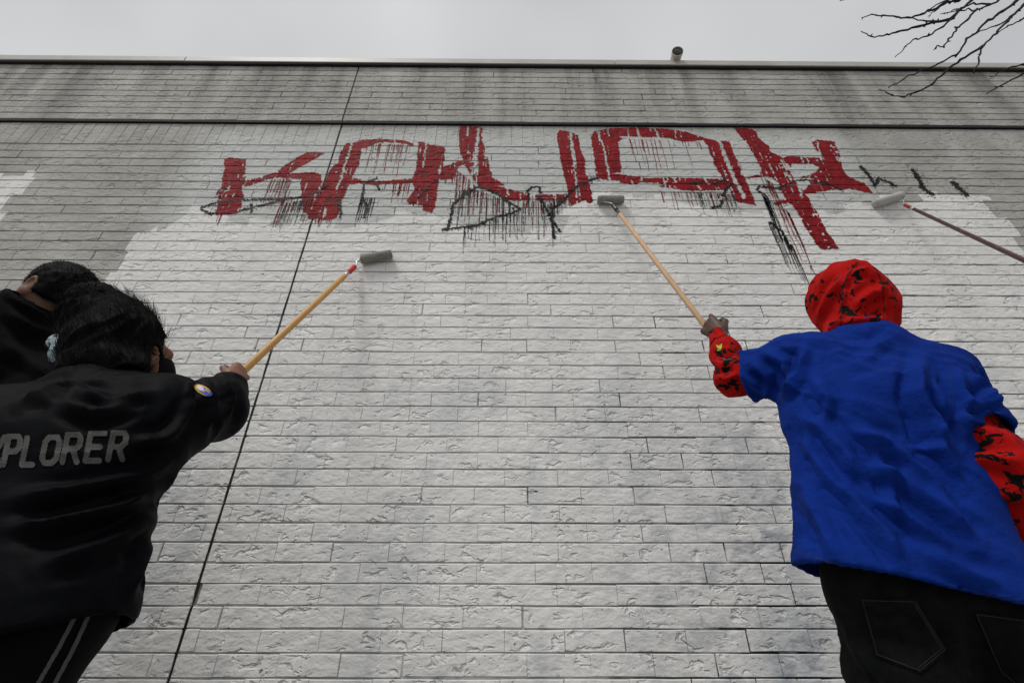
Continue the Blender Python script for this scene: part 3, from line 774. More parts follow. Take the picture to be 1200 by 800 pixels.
# ------------------------------------------------------------------ people
def frame(fwd, up=(0, 0, 1)):
    f = Vector(fwd).normalized(); r = f.cross(Vector(up)).normalized(); u = r.cross(f)
    return np.array([r, f, u]).T            # columns: right, forward, up
def head_prims(c, R, s=1.0):
    c = np.array(c, float); L = lambda x, y, z: c + R @ (np.array([x, y, z])*s)
    P = [('el', L(0, -0.012, 0.030), (0.076*s, 0.096*s, 0.090*s), R), ('el', L(0, 0.030, -0.012), (0.066*s, 0.066*s, 0.085*s), R),
         ('rc', L(0, 0.03, -0.04), L(0, 0.062, -0.092), 0.056*s, 0.030*s), ('rc', L(-0.035, 0.0, -0.05), L(0, 0.06, -0.092), 0.035*s, 0.026*s), ('rc', L(0.035, 0.0, -0.05), L(0, 0.06, -0.092), 0.035*s, 0.026*s),
         ('rc', L(0, 0.094, 0.004), L(0, 0.110, -0.030), 0.008*s, 0.013*s, 0.012), ('rc', L(-0.012, 0.098, -0.034), L(0.012, 0.098, -0.034), 0.009*s, 0.009*s, 0.01),
         ('rc', L(-0.018, 0.088, -0.060), L(0.018, 0.088, -0.060), 0.009*s, 0.009*s, 0.010), ('rc', L(-0.05, 0.072, 0.022), L(0.05, 0.072, 0.022), 0.016*s, 0.016*s, 0.02),
         ('rc', L(0, -0.022, -0.04), L(0, -0.035, -0.155), 0.056*s, 0.060*s, 0.04)]
    for sx in (-1, 1):
        P.append(('el', L(sx*0.079, -0.008, -0.012), (0.007*s, 0.018*s, 0.030*s), R))
        rim = [L(sx*(0.086+0.004*math.sin(a)), -0.010+0.018*math.cos(a)*1.0, -0.006+0.030*math.sin(a)) for a in np.linspace(-1.2, 3.3, 9)]
        for a, b in zip(rim, rim[1:]): P.append(('rc', a, b, 0.0045*s, 0.0045*s, 0.005))
        P.append(('el', L(sx*0.083, 0.002, -0.036), (0.006*s, 0.009*s, 0.011*s), R))
    return P
def hand_prims(w, R, s=1.0, curl=(1.2, 1.25, 1.3, 1.35), thumb=1.0, side=1, spread=0.12, arm=None):
    """wrist w; columns of R: across the palm towards the thumb, along the hand, out of the back of the hand"""
    w = np.array(w, float); L = lambda x, y, z: w + R @ (np.array([x, y, z])*s)
    P = [('rc', L(0, -0.09, 0) if arm is None else arm, L(0, 0.0, 0), 0.026*s, 0.024*s, 0.02), ('rc', L(0.016, 0.01, 0), L(0.024, 0.078, 0.002), 0.018*s, 0.014*s, 0.018),
         ('rc', L(-0.012, 0.01, 0), L(-0.028, 0.070, 0), 0.017*s, 0.013*s, 0.018), ('rc', L(0, 0.02, 0), L(0, 0.078, 0.002), 0.018*s, 0.014*s, 0.018)]
    lens = [(0.044, 0.026, 0.020), (0.048, 0.030, 0.021), (0.044, 0.028, 0.020), (0.034, 0.021, 0.018)]
    for k in range(4):
        x = 0.029-0.0195*k; p = np.array([x, 0.084-0.004*abs(k-1), 0.002]); a = 0.0; r = 0.0092 - 0.0007*(k == 3)
        for q, ln in enumerate(lens[k]):
            a += curl[k]*(0.75, 1.15, 0.7)[q]
            d = np.array([spread*(1.5-k)*0.3*math.cos(a), math.cos(a), -math.sin(a)])
            P.append(('rc', L(*p), L(*(p+d*ln)), r*s, (r-0.0009)*s, 0.004)); p = p+d*ln; r -= 0.0008
    p = np.array([0.026, 0.014, -0.006])
    for q, (ln, d) in enumerate(((0.044, (0.42, 0.80, -0.42)), (0.033, (-0.02, 0.88, -0.46*thumb)), (0.027, (-0.25, 0.82, -0.52*thumb)))):
        d = np.array(d)/np.linalg.norm(d)
        P.append(('rc', L(*p), L(*(p+d*ln)), (0.0135, 0.0108, 0.0100)[q]*s, (0.0110, 0.0100, 0.0085)[q]*s, 0.006)); p = p+d*ln
    return P
def body_mesh(parts, mat, parent):
    """each entry (prims, voxel, k); the pieces overlap inside the clothes and form one skin mesh"""
    VV, FF, n = [], [], 0
    for prims, h, k in parts:
        lo, hi = bounds(prims, 0.02)
        V, F = nets(lambda P: field(prims, P, k), lo, hi, h)
        VV.append(V); FF.append(F+n); n += len(V)
    return add('body', np_mesh('body', np.concatenate(VV), np.concatenate(FF)), mat, parent)
def strands(name, roots, dirs, length, r, parent, mat, droop=0.0, seed=1, jit=0.6):
    g = Geo(); rn = random.Random(seed)
    for p, d in zip(roots, dirs):
        p = Vector(p); d = (Vector(d)+Vector((rn.gauss(0, .5), rn.gauss(0, .5), rn.gauss(0, .5)))*jit).normalized(); L = length*rn.uniform(0.5, 1.3)
        q = p + d*L*0.55 + Vector((rn.gauss(0, .1), rn.gauss(0, .1), -droop*rn.random()))*L
        e = q + (d+Vector((rn.gauss(0, .5), rn.gauss(0, .5), rn.gauss(0, .5)-droop))*jit).normalized()*L*0.5
        g.put(*tube([p-d*0.004, q, e], [r, r*0.8, r*0.25], 3, False))
    return tag(add(name, g.mesh(name), mat, parent), kind='stuff')
def shoes(p, fwd, parent, x):
    f = Vector(fwd).normalized(); b = Vector((p[0], p[1], 0.035))
    pr = [('rc', b-f*0.06, b+f*0.06, 0.036, 0.040), ('rc', b+f*0.06, b+f*0.15, 0.040, 0.030), ('rc', b-f*0.03, b-f*0.02+Vector((0, 0, 0.06)), 0.04, 0.042)]
    garment('shoe', pr, M_SHOE, parent, 0.008, 0.04, [((0, 0, 0.002), (0, 0, -1))], wr=(0.0008, 20, (0, 0, 1), 1))
V3 = lambda p: np.array(p, float)
def lerp(a, b, t): return V3(a)+(V3(b)-V3(a))*t

# ---- person in the blue shirt
pR = tag(empty('person', (0.88, 1.2, 0)), 'person in blue t-shirt over red printed hoodie, hood up, arm raised holding a pole', 'person')
NK = J(1000, 388, 1.20); SL = J(938, 428, 1.19); SRr = J(1098, 446, 1.13)
EL = J(860, 443, 1.31); WRl = J(842, 393, 1.425)
ER = J(1167, 552, 1.06); WRr = J(1226, 690, 1.16)
UL = J(978, 480, 1.17); UR = J(1062, 484, 1.14); HL = J(1012, 690, 1.14); HR = J(1136, 716, 1.12)
HD = J(994, 360, 1.235)
LEGL = (0.795, 1.18); LEGR = (1.03, 1.17)
headR = frame((-0.10, 1.0, 0.28))
d_f = (WRl-EL).normalized()
hy = (J(819, 372, 1.50)-J(844, 391, 1.43)).normalized()
hz = (CAMP-WRl).normalized(); hz = (hz - hy*hz.dot(hy)).normalized(); hx = hy.cross(hz)
if hx.z < 0: hx = -hx
RH = np.array([hx, hy, hz]).T
hp = hand_prims(J(844, 391, 1.43), RH, 0.98, (0.62, 1.0, 1.1, 1.15), 0.9, arm=lerp(EL, WRl, 0.65))
bodyR = [('rc', NK, lerp(UL, UR, .5), 0.055, 0.09), ('rc', SL, UL, 0.05, 0.085), ('rc', SRr, UR, 0.05, 0.085), ('rc', UL, lerp(HL, HR, .25), 0.085, 0.06), ('rc', UR, HR, 0.085, 0.06),
         ('rc', SL, EL, 0.045, 0.036), ('rc', EL, WRl, 0.036, 0.024), ('rc', SRr, ER, 0.045, 0.036), ('rc', ER, WRr, 0.036, 0.024),
         ('rc', lerp(HL, HR, .25), (LEGL[0], LEGL[1], 0.45), 0.05, 0.042), ('rc', HR, (LEGR[0], LEGR[1], 0.45), 0.05, 0.042), ('rc', (*LEGL, 0.45), (*LEGL, 0.07), 0.05, 0.036), ('rc', (*LEGR, 0.45), (*LEGR, 0.07), 0.05, 0.036)]
RH2 = frame((WRr-ER).normalized(), (0, 1, 0))
body_mesh([(bodyR, 0.012, 0.05), (head_prims(HD, headR, 1.0), 0.0045, 0.022), (hp, 0.0026, 0.008), (hand_prims(WRr, RH2, 1.0, (0.3, 0.35, 0.4, 0.45)), 0.004, 0.008)], M_SKIN1, pR)
# hoodie: hood and sleeves come out of the shirt
hoodie = [('el', HD + Vector((0.002, -0.010, 0.030)), (0.107, 0.120, 0.115), headR), ('el', HD + Vector((0.004, -0.022, -0.034)), (0.109, 0.110, 0.092), headR), ('rc', HD + Vector((0, -0.02, -0.06)), NK + Vector((0, 0, -0.03)), 0.080, 0.084),
          ('rc', lerp(SL, EL, 0.3), EL, 0.050, 0.048), ('rc', EL, lerp(EL, WRl, 0.55), 0.048, 0.040), ('rc', lerp(EL, WRl, 0.55), lerp(EL, WRl, 0.98), 0.040, 0.030),
          ('rc', lerp(SRr, ER, 0.3), ER, 0.056, 0.068), ('rc', ER, lerp(ER, WRr, 0.9), 0.068, 0.045), ('rc', SL, lerp(SL, EL, .4), 0.05, 0.05), ('rc', SRr, lerp(SRr, ER, .4), 0.050, 0.054),
          ('rc', SL, NK, 0.04, 0.05), ('rc', SRr, NK, 0.04, 0.05)]
faceplane = HD + Vector(headR @ np.array([0, 0.078, 0]))
hood_f = [([(985, 392), (986, 365), (990, 335), (1000, 312)], 3, 0.004), ([(1034, 385), (1036, 350), (1030, 322)], 3, 0.004), ([(957, 378), (972, 345), (995, 318)], 5, 0.006), ([(1000, 360), (1020, 345), (1040, 338)], 6, 0.006),
          ([(990, 372), (1015, 378), (1045, 372)], 5, 0.005), ([(965, 392), (1000, 388), (1040, 390)], 5, -0.012), ([(995, 322), (1015, 316), (1035, 326)], 4, 0.005),
          ([(834, 420), (846, 428), (862, 424)], 5, 0.006), ([(838, 408), (850, 412), (858, 408)], 4, 0.005), ([(840, 440), (852, 445), (866, 438)], 5, 0.006),
          ([(1128, 512), (1155, 507), (1185, 516)], 8, 0.005), ([(1135, 540), (1165, 536), (1200, 542)], 8, 0.005), ([(1150, 572), (1175, 578), (1205, 584)], 9, 0.005)]
def open_face(P, d):
    q = (P - V3(HD)) @ headR
    e = np.sqrt((q[:, 0]/0.070)**2 + ((q[:, 2]+0.005)/0.100)**2)
    face = np.where((q[:, 1] > 0.03), (e-1)*0.07, 1.0)
    return np.maximum(d, -face)
hood = garment('hoodie', hoodie, M_HOOD, pR, 0.0058, 0.035, [], None, (0.0058, 15, (0.3, 0, 1), 0.4), hood_f, 21, 1, open_face)
# shirt
shirt = [('rc', UL, HL, 0.116, 0.116), ('rc', UR, HR, 0.112, 0.122), ('rc', lerp(UL, HL, 1.0), lerp(UL, HL, 1.25), 0.116, 0.120), ('rc', HR, lerp(UR, HR, 1.25), 0.126, 0.13), ('rc', lerp(HL, HR, .5), lerp(UL, UR, .5), 0.12, 0.12),
         ('rc', NK+Vector((0, 0.0, -0.085)), SL, 0.090, 0.070), ('rc', NK+Vector((0, 0.0, -0.085)), SRr, 0.095, 0.078), ('rc', NK+Vector((0, 0, -0.11)), lerp(UL, UR, .5), 0.10, 0.12),
         ('rc', SL, UL, 0.075, 0.115), ('rc', SRr, UR, 0.075, 0.110)]
slv_l = [('rc', SL, lerp(SL, EL, 1.0), 0.068, 0.082)]; slv_r = [('rc', SRr, lerp(SRr, ER, 0.95), 0.072, 0.088)]
h1, h2 = J(928, 656, 1.14), J(1200, 717, 1.05)
hv = (h2-h1); hn = hv.cross(Vector((0, 1, 0.10))).normalized()
if hn.z > 0: hn = -hn
axl = (EL-SL).normalized(); cl = lerp(SL, EL, 0.78); axr = (ER-SRr).normalized(); cr = lerp(SRr, ER, 0.64)
neckc = NK + Vector((0, -0.0, -0.028))
def shirt_cut(P, d):
    d = field(shirt[:-2], P, 0.055)
    for pr_, ax, c in ((slv_l, axl, cl), (slv_r, axr, cr)):
        e = field(pr_, P, 0.05)
        e = np.maximum(np.maximum(e, -(e+0.010)*((P-V3(c)) @ V3(ax) > -0.06)), (P-V3(c)) @ V3(ax))
        d = smin(d, e, 0.05)
    return d
shirt += slv_l + slv_r
shirt_f = [([(950, 388), (985, 408), (1020, 410), (1052, 392)], 7, 0.006), ([(960, 402), (1000, 425), (1050, 412)], 7, 0.004),
           ([(1078, 420), (1074, 460), (1090, 505), (1118, 545)], 9, 0.014), ([(1100, 425), (1118, 470), (1115, 520)], 8, -0.012),
           ([(912, 470), (935, 440), (945, 405)], 6, 0.008), ([(880, 425), (900, 440), (905, 465)], 6, 0.008), ([(895, 412), (920, 425), (925, 450)], 6, 0.007), ([(872, 440), (890, 455), (912, 468)], 5, 0.006),
           ([(925, 480), (960, 500), (990, 530), (1010, 570)], 10, 0.008), ([(985, 500), (1040, 520), (1090, 560), (1130, 610)], 9, 0.010), ([(1000, 540), (1060, 560), (1110, 600), (1150, 640)], 8, 0.010),
           ([(960, 550), (1000, 585), (1040, 630), (1060, 660)], 9, 0.009), ([(1010, 575), (1060, 605), (1110, 640)], 7, 0.007), ([(940, 570), (960, 610), (985, 660)], 9, 0.007), ([(1060, 520), (1100, 530), (1130, 570)], 7, 0.009),
           ([(1080, 640), (1130, 670), (1180, 690)], 9, 0.007), ([(1140, 470), (1160, 465), (1175, 480)], 6, 0.007), ([(1120, 480), (1150, 485), (1175, 478)], 5, -0.007), ([(955, 440), (970, 470), (965, 500)], 7, 0.006),
           ([(1130, 440), (1150, 450), (1165, 465)], 7, 0.008), ([(930, 650), (1000, 672), (1100, 690), (1215, 706)], 3, 0.0012), ([(1015, 500), (1045, 560), (1050, 620)], 8, 0.005), ([(1085, 470), (1100, 510), (1125, 530)], 6, 0.008), ([(940, 500), (950, 530), (975, 560)], 7, 0.006)]
shirt_o = garment('t_shirt', shirt, M_BLUE, pR, 0.0052, 0.055, [(h1, hn)], 0.010, (0.0048, 17, (1.0, 0, -0.75), 0.16), shirt_f, 31, 1, shirt_cut)
# jeans
hipc = lerp(HL, HR, 0.5)
jeans = [('rc', HL+Vector((0.03, 0, 0.05)), (LEGL[0], LEGL[1], 0.62), 0.085, 0.098), ('rc', HR+Vector((-0.02, 0, 0.05)), (LEGR[0], LEGR[1], 0.62), 0.100, 0.104), ('rc', HL+Vector((0.03, 0, 0)), HR, 0.09, 0.09),
         ('rc', (*LEGL, 0.62), (*LEGL, 0.42), 0.104, 0.082), ('rc', (*LEGR, 0.62), (*LEGR, 0.42), 0.104, 0.082), ('rc', (*LEGL, 0.42), (*LEGL, 0.06), 0.082, 0.070), ('rc', (*LEGR, 0.42), (*LEGR, 0.06), 0.082, 0.070)]
jeans_f = [([(990, 730), (1010, 770), (1030, 800)], 8, 0.006), ([(1000, 700), (1040, 715), (1060, 705)], 6, 0.004), ([(1095, 720), (1110, 760), (1125, 800)], 8, -0.004)]
jeans_o = garment('jeans', jeans, M_JEANS, pR, 0.008, 0.04, [((0, 0, 0.05), (0, 0, -1))], None, (0.003, 16, (1, 0, 0.4), 0.3), jeans_f, 41)
for L_ in (LEGL, LEGR): shoes(L_, (0, 1, 0), pR, 0)
bv = bvh_of(jeans_o)
def pocket(poly):
    c = np.mean(poly, 0)
    pk = sheet_on('back_pocket', lambda Q: in_poly(Q, poly), min(p[0] for p in poly)-2, min(p[1] for p in poly)-2, max(p[0] for p in poly)+2, max(p[1] for p in poly)+2, 1.6, bv, M_JEANS, pR, 0.004)
    inn = [c+(np.array(p)-c)*0.93 for p in poly]
    sheet_on('pocket_stitching', lambda Q: np.minimum(seg_px(Q, inn+[inn[0]])[0], seg_px(Q, [c+(np.array(p)-c)*0.86 for p in poly[1:4]])[0]) < 0.55, min(p[0] for p in poly), min(p[1] for p in poly), max(p[0] for p in poly), max(p[1] for p in poly), 0.5, bv, M_STITCH, pk, 0.0055)
pocket([(1007, 700), (1074, 702), (1111, 762), (1079, 788), (1026, 768)])
pocket([(1141, 716), (1215, 726), (1240, 790), (1205, 815), (1172, 788)])
bv = bvh_of(hood)
sheet_on('hood_seam', lambda Q: (np.minimum(seg_px(Q, [(985, 390), (986, 365), (987, 340), (993, 322), (1004, 309)])[0], seg_px(Q, [(1035, 388), (1036, 358), (1034, 334), (1026, 312)])[0]) < 0.65), 975, 300, 1045, 395, 0.5, bv, M_SEAM, hood, 0.0015)
M_EMB = plain('yellow green embroidery', (0.60, 0.45, 0.02), (0.10, 0.40, 0.03), 160, 0.7)
sheet_on('sleeve_emblem', lambda Q: in_poly(Q, [(839, 404), (843, 405), (846, 402), (846, 407), (844, 411), (840, 411), (841, 408)]), 836, 400, 850, 414, 0.5, bv, M_EMB, hood, 0.002)
bv = bvh_of(shirt_o)
M_BSEAM = plain('blue seam thread', (0.003, 0.016, 0.13), (0.004, 0.02, 0.16), 60, 0.9)
def seam(name, *lines, box):
    sheet_on(name, lambda Q: np.min([seg_px(Q, l)[0] for l in lines], 0) < 0.6, *box, 0.5, bv, M_BSEAM, shirt_o, 0.0012)
seam('hem_stitching', [(928, 645), (1000, 668), (1100, 688), (1215, 706)], [(928, 643), (1000, 666), (1100, 686), (1215, 704)], box=(915, 630, 1215, 720))
seam('sleeve_seam', [(1098, 398), (1112, 430), (1118, 470), (1114, 500)], box=(1085, 390, 1130, 510))
seam('sleeve_seam', [(938, 393), (925, 420), (918, 450), (917, 472)], box=(905, 388, 950, 480))

# ---- person in the lettered jacket
pA = tag(empty('person', (-0.9, 1.0, 0)), 'person in black jacket with grey back lettering, dark hair tied up, raising a pole', 'person')
NA = J(118, 462, 1.10); SA = J(188, 486, 1.07); EA = J(249, 480, 1.24); WA = J(274, 444, 1.325)
SA2 = J(-85, 500, 1.06); EA2 = J(-150, 640, 1.02); WA2 = J(-130, 760, 1.10)
UA = J(118, 528, 1.05); UA2 = J(-18, 530, 1.05); HA = J(58, 722, 1.0); HA2 = J(-80, 745, 0.99)
HDA = J(152, 421, 1.15)
headA = frame((0.24, 0.97, 0.34))
LA, LA2 = (-0.845, 1.0), (-1.075, 1.0)
bodyA = [('rc', NA, lerp(UA, UA2, .5), 0.05, 0.085), ('rc', SA, UA, 0.045, 0.08), ('rc', SA2, UA2, 0.045, 0.08), ('rc', UA, HA, 0.085, 0.08), ('rc', UA2, HA2, 0.085, 0.08),
         ('rc', SA, EA, 0.04, 0.034), ('rc', EA, WA, 0.034, 0.023), ('rc', SA2, EA2, 0.04, 0.034), ('rc', EA2, WA2, 0.034, 0.023),
         ('rc', HA, (*LA, 0.4), 0.075, 0.048), ('rc', HA2, (*LA2, 0.4), 0.075, 0.048), ('rc', (*LA, 0.4), (*LA, 0.07), 0.048, 0.034), ('rc', (*LA2, 0.4), (*LA2, 0.07), 0.048, 0.034)]
fA = (WA-EA).normalized(); pdA = (J(416, 312, 1.855)-J(281, 440, 1.335)).normalized()
hy = (J(291, 430, 1.39)-J(274, 442, 1.33)).normalized()
hz = (CAMP-WA).normalized(); hz = (hz - hy*hz.dot(hy)).normalized(); hx = hy.cross(hz)
if hx.z < 0: hx = -hx
hpA = hand_prims(J(270, 444, 1.315), np.array([hx, hy, hz]).T, 0.86, (0.9, 1.1, 1.2, 1.2), 0.9, arm=lerp(EA, WA, 0.5))
body_mesh([(bodyA, 0.012, 0.05), (head_prims(HDA, headA, 0.94), 0.0042, 0.022), (hpA, 0.0026, 0.008), (hand_prims(WA2, frame((WA2-EA2).normalized(), (0, 1, 0)), 0.9, (0.3, 0.35, 0.4, 0.45)), 0.004, 0.008)], M_SKIN2, pA)
jacket = [('rc', UA, HA, 0.128, 0.118), ('rc', UA2, HA2, 0.128, 0.118), ('rc', lerp(UA, UA2, .5), lerp(HA, HA2, .5), 0.125, 0.12), ('rc', HA, lerp(UA, HA, 1.2), 0.118, 0.118), ('rc', HA2, lerp(UA2, HA2, 1.2), 0.118, 0.118),
          ('rc', NA+Vector((0, 0, -0.03)), SA, 0.082, 0.072), ('rc', NA+Vector((0, 0, -0.04)), SA2, 0.085, 0.072), ('rc', SA, UA, 0.08, 0.125), ('rc', SA2, UA2, 0.08, 0.125), ('rc', NA, lerp(UA, UA2, .5), 0.085, 0.12),
          ('rc', SA, EA, 0.074, 0.078), ('rc', EA, J(266, 459, 1.30), 0.076, 0.058), ('rc', J(228, 496, 1.16), J(165, 522, 1.06), 0.055, 0.10), ('rc', SA2, EA2, 0.072, 0.062), ('rc', EA2, lerp(EA2, WA2, 0.9), 0.062, 0.05),
          ('rc', J(150, 464, 1.07), J(196, 468, 1.10), 0.042, 0.036), ('rc', J(85, 466, 1.04), J(150, 464, 1.07), 0.045, 0.042)]
ja, jb = J(156, 716, 1.0), J(40, 742, 0.93)
jn = (jb-ja).cross(Vector((0, 1, 0.05))).normalized()
if jn.z > 0: jn = -jn
jf_ = [([(210, 535), (160, 560), (90, 575), (0, 585)], 9, 0.010), ([(200, 560), (140, 595), (60, 615), (0, 620)], 9, 0.010), ([(195, 600), (120, 640), (40, 665)], 10, 0.008), ([(215, 500), (190, 515), (150, 520)], 8, 0.008),
       ([(240, 450), (250, 475), (240, 505)], 6, 0.008), ([(255, 440), (270, 465), (262, 495)], 6, 0.008), ([(225, 465), (215, 490), (195, 510)], 7, 0.007), ([(60, 470), (110, 485), (170, 470)], 8, 0.008), ([(80, 455), (130, 468), (190, 458)], 6, 0.006),
       ([(180, 620), (165, 660), (150, 700)], 7, 0.006), ([(20, 475), (60, 455), (90, 450)], 7, 0.008), ([(232, 447), (231, 456), (228, 468)], 5, -0.006)]
def jacket_cut(P, d):
    return d
jack = garment('jacket', jacket, M_JACK, pA, 0.0068, 0.05, [(ja, jn)], 0.012, (0.0035, 14, (1, 0, 0.35), 0.22), jf_, 51, 1, jacket_cut)
pants = [('rc', HA+Vector((0, 0, 0.05)), (*LA, 0.6), 0.095, 0.094), ('rc', HA2+Vector((0, 0, 0.05)), (*LA2, 0.6), 0.095, 0.094), ('rc', HA, HA2, 0.095, 0.095), ('rc', (*LA, 0.6), (*LA, 0.06), 0.094, 0.065), ('rc', (*LA2, 0.6), (*LA2, 0.06), 0.094, 0.065)]
pant_o = garment('track_pants', pants, M_PANTS, pA, 0.008, 0.04, [((0, 0, 0.05), (0, 0, -1))], None, (0.002, 12, (0, 0, 1), 0.2), (), 61)
for L_ in (LA, LA2): shoes(L_, (0, 1, 0), pA, 0)
bv = bvh_of(pant_o)
for q in ([(92, 715), (68, 760), (36, 815)], [(108, 712), (86, 760), (56, 815)]):
    sheet_on('leg_stripe', lambda Q: seg_px(Q, q)[0] < 2.4, 20, 700, 120, 815, 1.2, bv, M_STRIPE, pant_o, 0.003)
# hair
cA = V3(HDA); RA = headA
hairA = [('el', cA + RA @ np.array([0, -0.030, 0.030]), (0.094, 0.104, 0.112), RA), ('el', cA + RA @ np.array([0, -0.050, -0.025]), (0.086, 0.080, 0.085), RA),
         ('el', J(104, 352, 1.10), (0.052, 0.045, 0.048)), ('el', J(97, 372, 1.08), (0.058, 0.05, 0.06)), ('el', J(104, 402, 1.06), (0.062, 0.05, 0.062)), ('el', J(96, 430, 1.05), (0.045, 0.045, 0.045)), ('rc', J(112, 352, 1.10), J(122, 347, 1.11), 0.03, 0.028), ('el', J(140, 428, 1.06), (0.06, 0.05, 0.045)), ('el', J(134, 376, 1.12), (0.072, 0.07, 0.066)), ('el', J(150, 380, 1.14), (0.062, 0.07, 0.066))]
def hair_cut(P, d):
    q = (P-cA) @ RA
    face = np.maximum(0.030 - q[:, 1] + 0.55*np.maximum(q[:, 2]-0.02, -0.02)*-1 - 0.0, -1) * -1       # keep the face clear
    ear = np.linalg.norm((q - np.array([0.082, -0.004, -0.012]))/np.array([0.03, 0.024, 0.036]), axis=1)
    d = np.maximum(d, np.minimum(q[:, 1]-0.028-0.75*(q[:, 2]-0.045).clip(0), q[:, 1]-0.0))
    d = np.maximum(d, (1-ear)*0.03)
    return d
hA = garment('hair', hairA, M_HAIR, pA, 0.0055, 0.03, [], None, (0.006, 30, (0.4, 0.2, 1), 0.3), (), 71, 1, hair_cut)
me = hA.data; vs = [me.vertices[i] for i in RNG.choice(len(me.vertices), 4200, len(me.vertices) < 4200)]
bun = Vector(J(104, 352, 1.08))
def flow(v):
    t = bun - v.co; t = t - v.normal*t.dot(v.normal)
    return t.normalized()*0.99 + v.normal*0.07
strands('hair_strands', [v.co for v in vs], [flow(v) for v in vs], 0.055, 0.00055, hA, M_HAIR, 0.0, 3, 0.16)
strands('stray_hairs', [v.co for v in vs[:70]], [v.normal*0.6 + Vector((0.5, 0, 0.0)) for v in vs[:70]], 0.026, 0.0003, hA, M_HAIR, 0.2, 4)
g = Geo(); g.put(*tube([J(133, 347, 1.11), J(135, 341, 1.11), J(139, 341, 1.11), J(141, 346, 1.11), J(139, 352, 1.11)], 0.0028, 8))
add('hair_tie', g.mesh('hair_tie'), M_MASK, hA)
# mask over nose and mouth with an ear loop
Lh = lambda x, y, z: cA + RA @ (np.array([x, y, z])*0.94)
maskp = [('el', Lh(0, 0.042, -0.040), (0.080, 0.074, 0.074), RA), ('rc', Lh(0, 0.090, -0.010), Lh(0, 0.094, -0.07), 0.036, 0.034)]
def mask_cut(P, d):
    q = (P-cA) @ RA; return np.maximum(np.maximum(d, 0.014-q[:, 1]), q[:, 2]-0.012-0.15*q[:, 1])
mk = garment('face_mask', maskp, M_MASK, pA, 0.005, 0.03, [], None, (0.0015, 20, (1, 0, 0), 0.4), (), 81, 1, mask_cut)
add('ear_loop', mesh('ear_loop', *tube([Lh(0.058, 0.045, -0.028), Lh(0.082, 0.018, -0.004), Lh(0.090, -0.014, 0.008), Lh(0.090, -0.026, -0.020), Lh(0.082, -0.012, -0.045), Lh(0.058, 0.03, -0.072)], 0.0028, 6)), M_MASK, mk)
# print on the back and badge on the shoulder
bv = bvh_of(jack)
GL = {'E': [[(.85,0),(0,0),(0,1),(.85,1)],[(0,.5),(.72,.5)]], 'X': [[(0,0),(.9,1)],[(.9,0),(0,1)]], 'P': [[(0,1),(0,0),(.65,0),(.85,.14),(.85,.40),(.65,.54),(0,.54)]], 'L': [[(0,0),(0,1),(.8,1)]],
      'O': [[(.2,0),(.68,0),(.88,.18),(.88,.82),(.68,1),(.2,1),(0,.82),(0,.18),(.2,0)]], 'R': [[(0,1),(0,0),(.65,0),(.85,.14),(.85,.38),(.65,.52),(0,.52)],[(.48,.52),(.88,1)]]}
def letter(ch, x, y, w, h, sh, th):
    segs = [[(x + u*w + sh*(1-v), y+v*h) for u, v in pl] for pl in GL[ch]]
    xs = [p[0] for s in segs for p in s]
    sheet_on('print_letter', lambda Q: np.min([seg_px(Q, s)[0] for s in segs], 0) < th, min(xs)-4, y-4, max(xs)+4, y+h+4, 0.9, bv, M_PRINT, jack, 0.0022)
for ch, x, y, w, h in (('E', -44, 513, 17, 33), ('X', -17, 512, 18, 33), ('P', 4, 511, 17, 33), ('L', 25.5, 513, 15, 31), ('O', 48, 512, 19, 30), ('R', 73, 509, 19, 32), ('E', 100, 507.5, 19, 32), ('R', 126.5, 507, 19, 31)):
    letter(ch, x, y, w, h, 6.5, 3.4)
M_PY, M_PB, M_PW = plain('gold badge thread', (0.60, 0.34, 0.03), (0.48, 0.26, 0.02), 80), plain('blue badge thread', (0.03, 0.09, 0.55), (0.04, 0.12, 0.6), 80), plain('white badge thread', (0.6, 0.6, 0.62), (0.5, 0.5, 0.5), 80)
def oval(cx, cy, a, b, rot):
    c, s = math.cos(rot), math.sin(rot)
    return lambda Q: (((Q[:, 0]-cx)*c+(Q[:, 1]-cy)*s)/a)**2 + ((-(Q[:, 0]-cx)*s+(Q[:, 1]-cy)*c)/b)**2 < 1
bd_ = sheet_on('shoulder_badge', oval(238, 457, 11.5, 5.0, 0.5), 222, 444, 254, 470, 0.6, bv, M_PY, pA, 0.003)
sheet_on('badge_field', oval(240, 458, 9.6, 3.6, 0.5), 222, 444, 254, 470, 0.5, bv, M_PB, bd_, 0.0042)
sheet_on('badge_field', oval(234.5, 454.3, 4.6, 2.8, 0.5), 222, 444, 254, 470, 0.5, bv, M_PW, bd_, 0.0052)
sheet_on('badge_field', lambda Q: seg_px(Q, [(238, 458), (242, 456.5), (245, 460)])[0] < 0.9, 222, 444, 254, 470, 0.5, bv, M_PY, bd_, 0.0052)

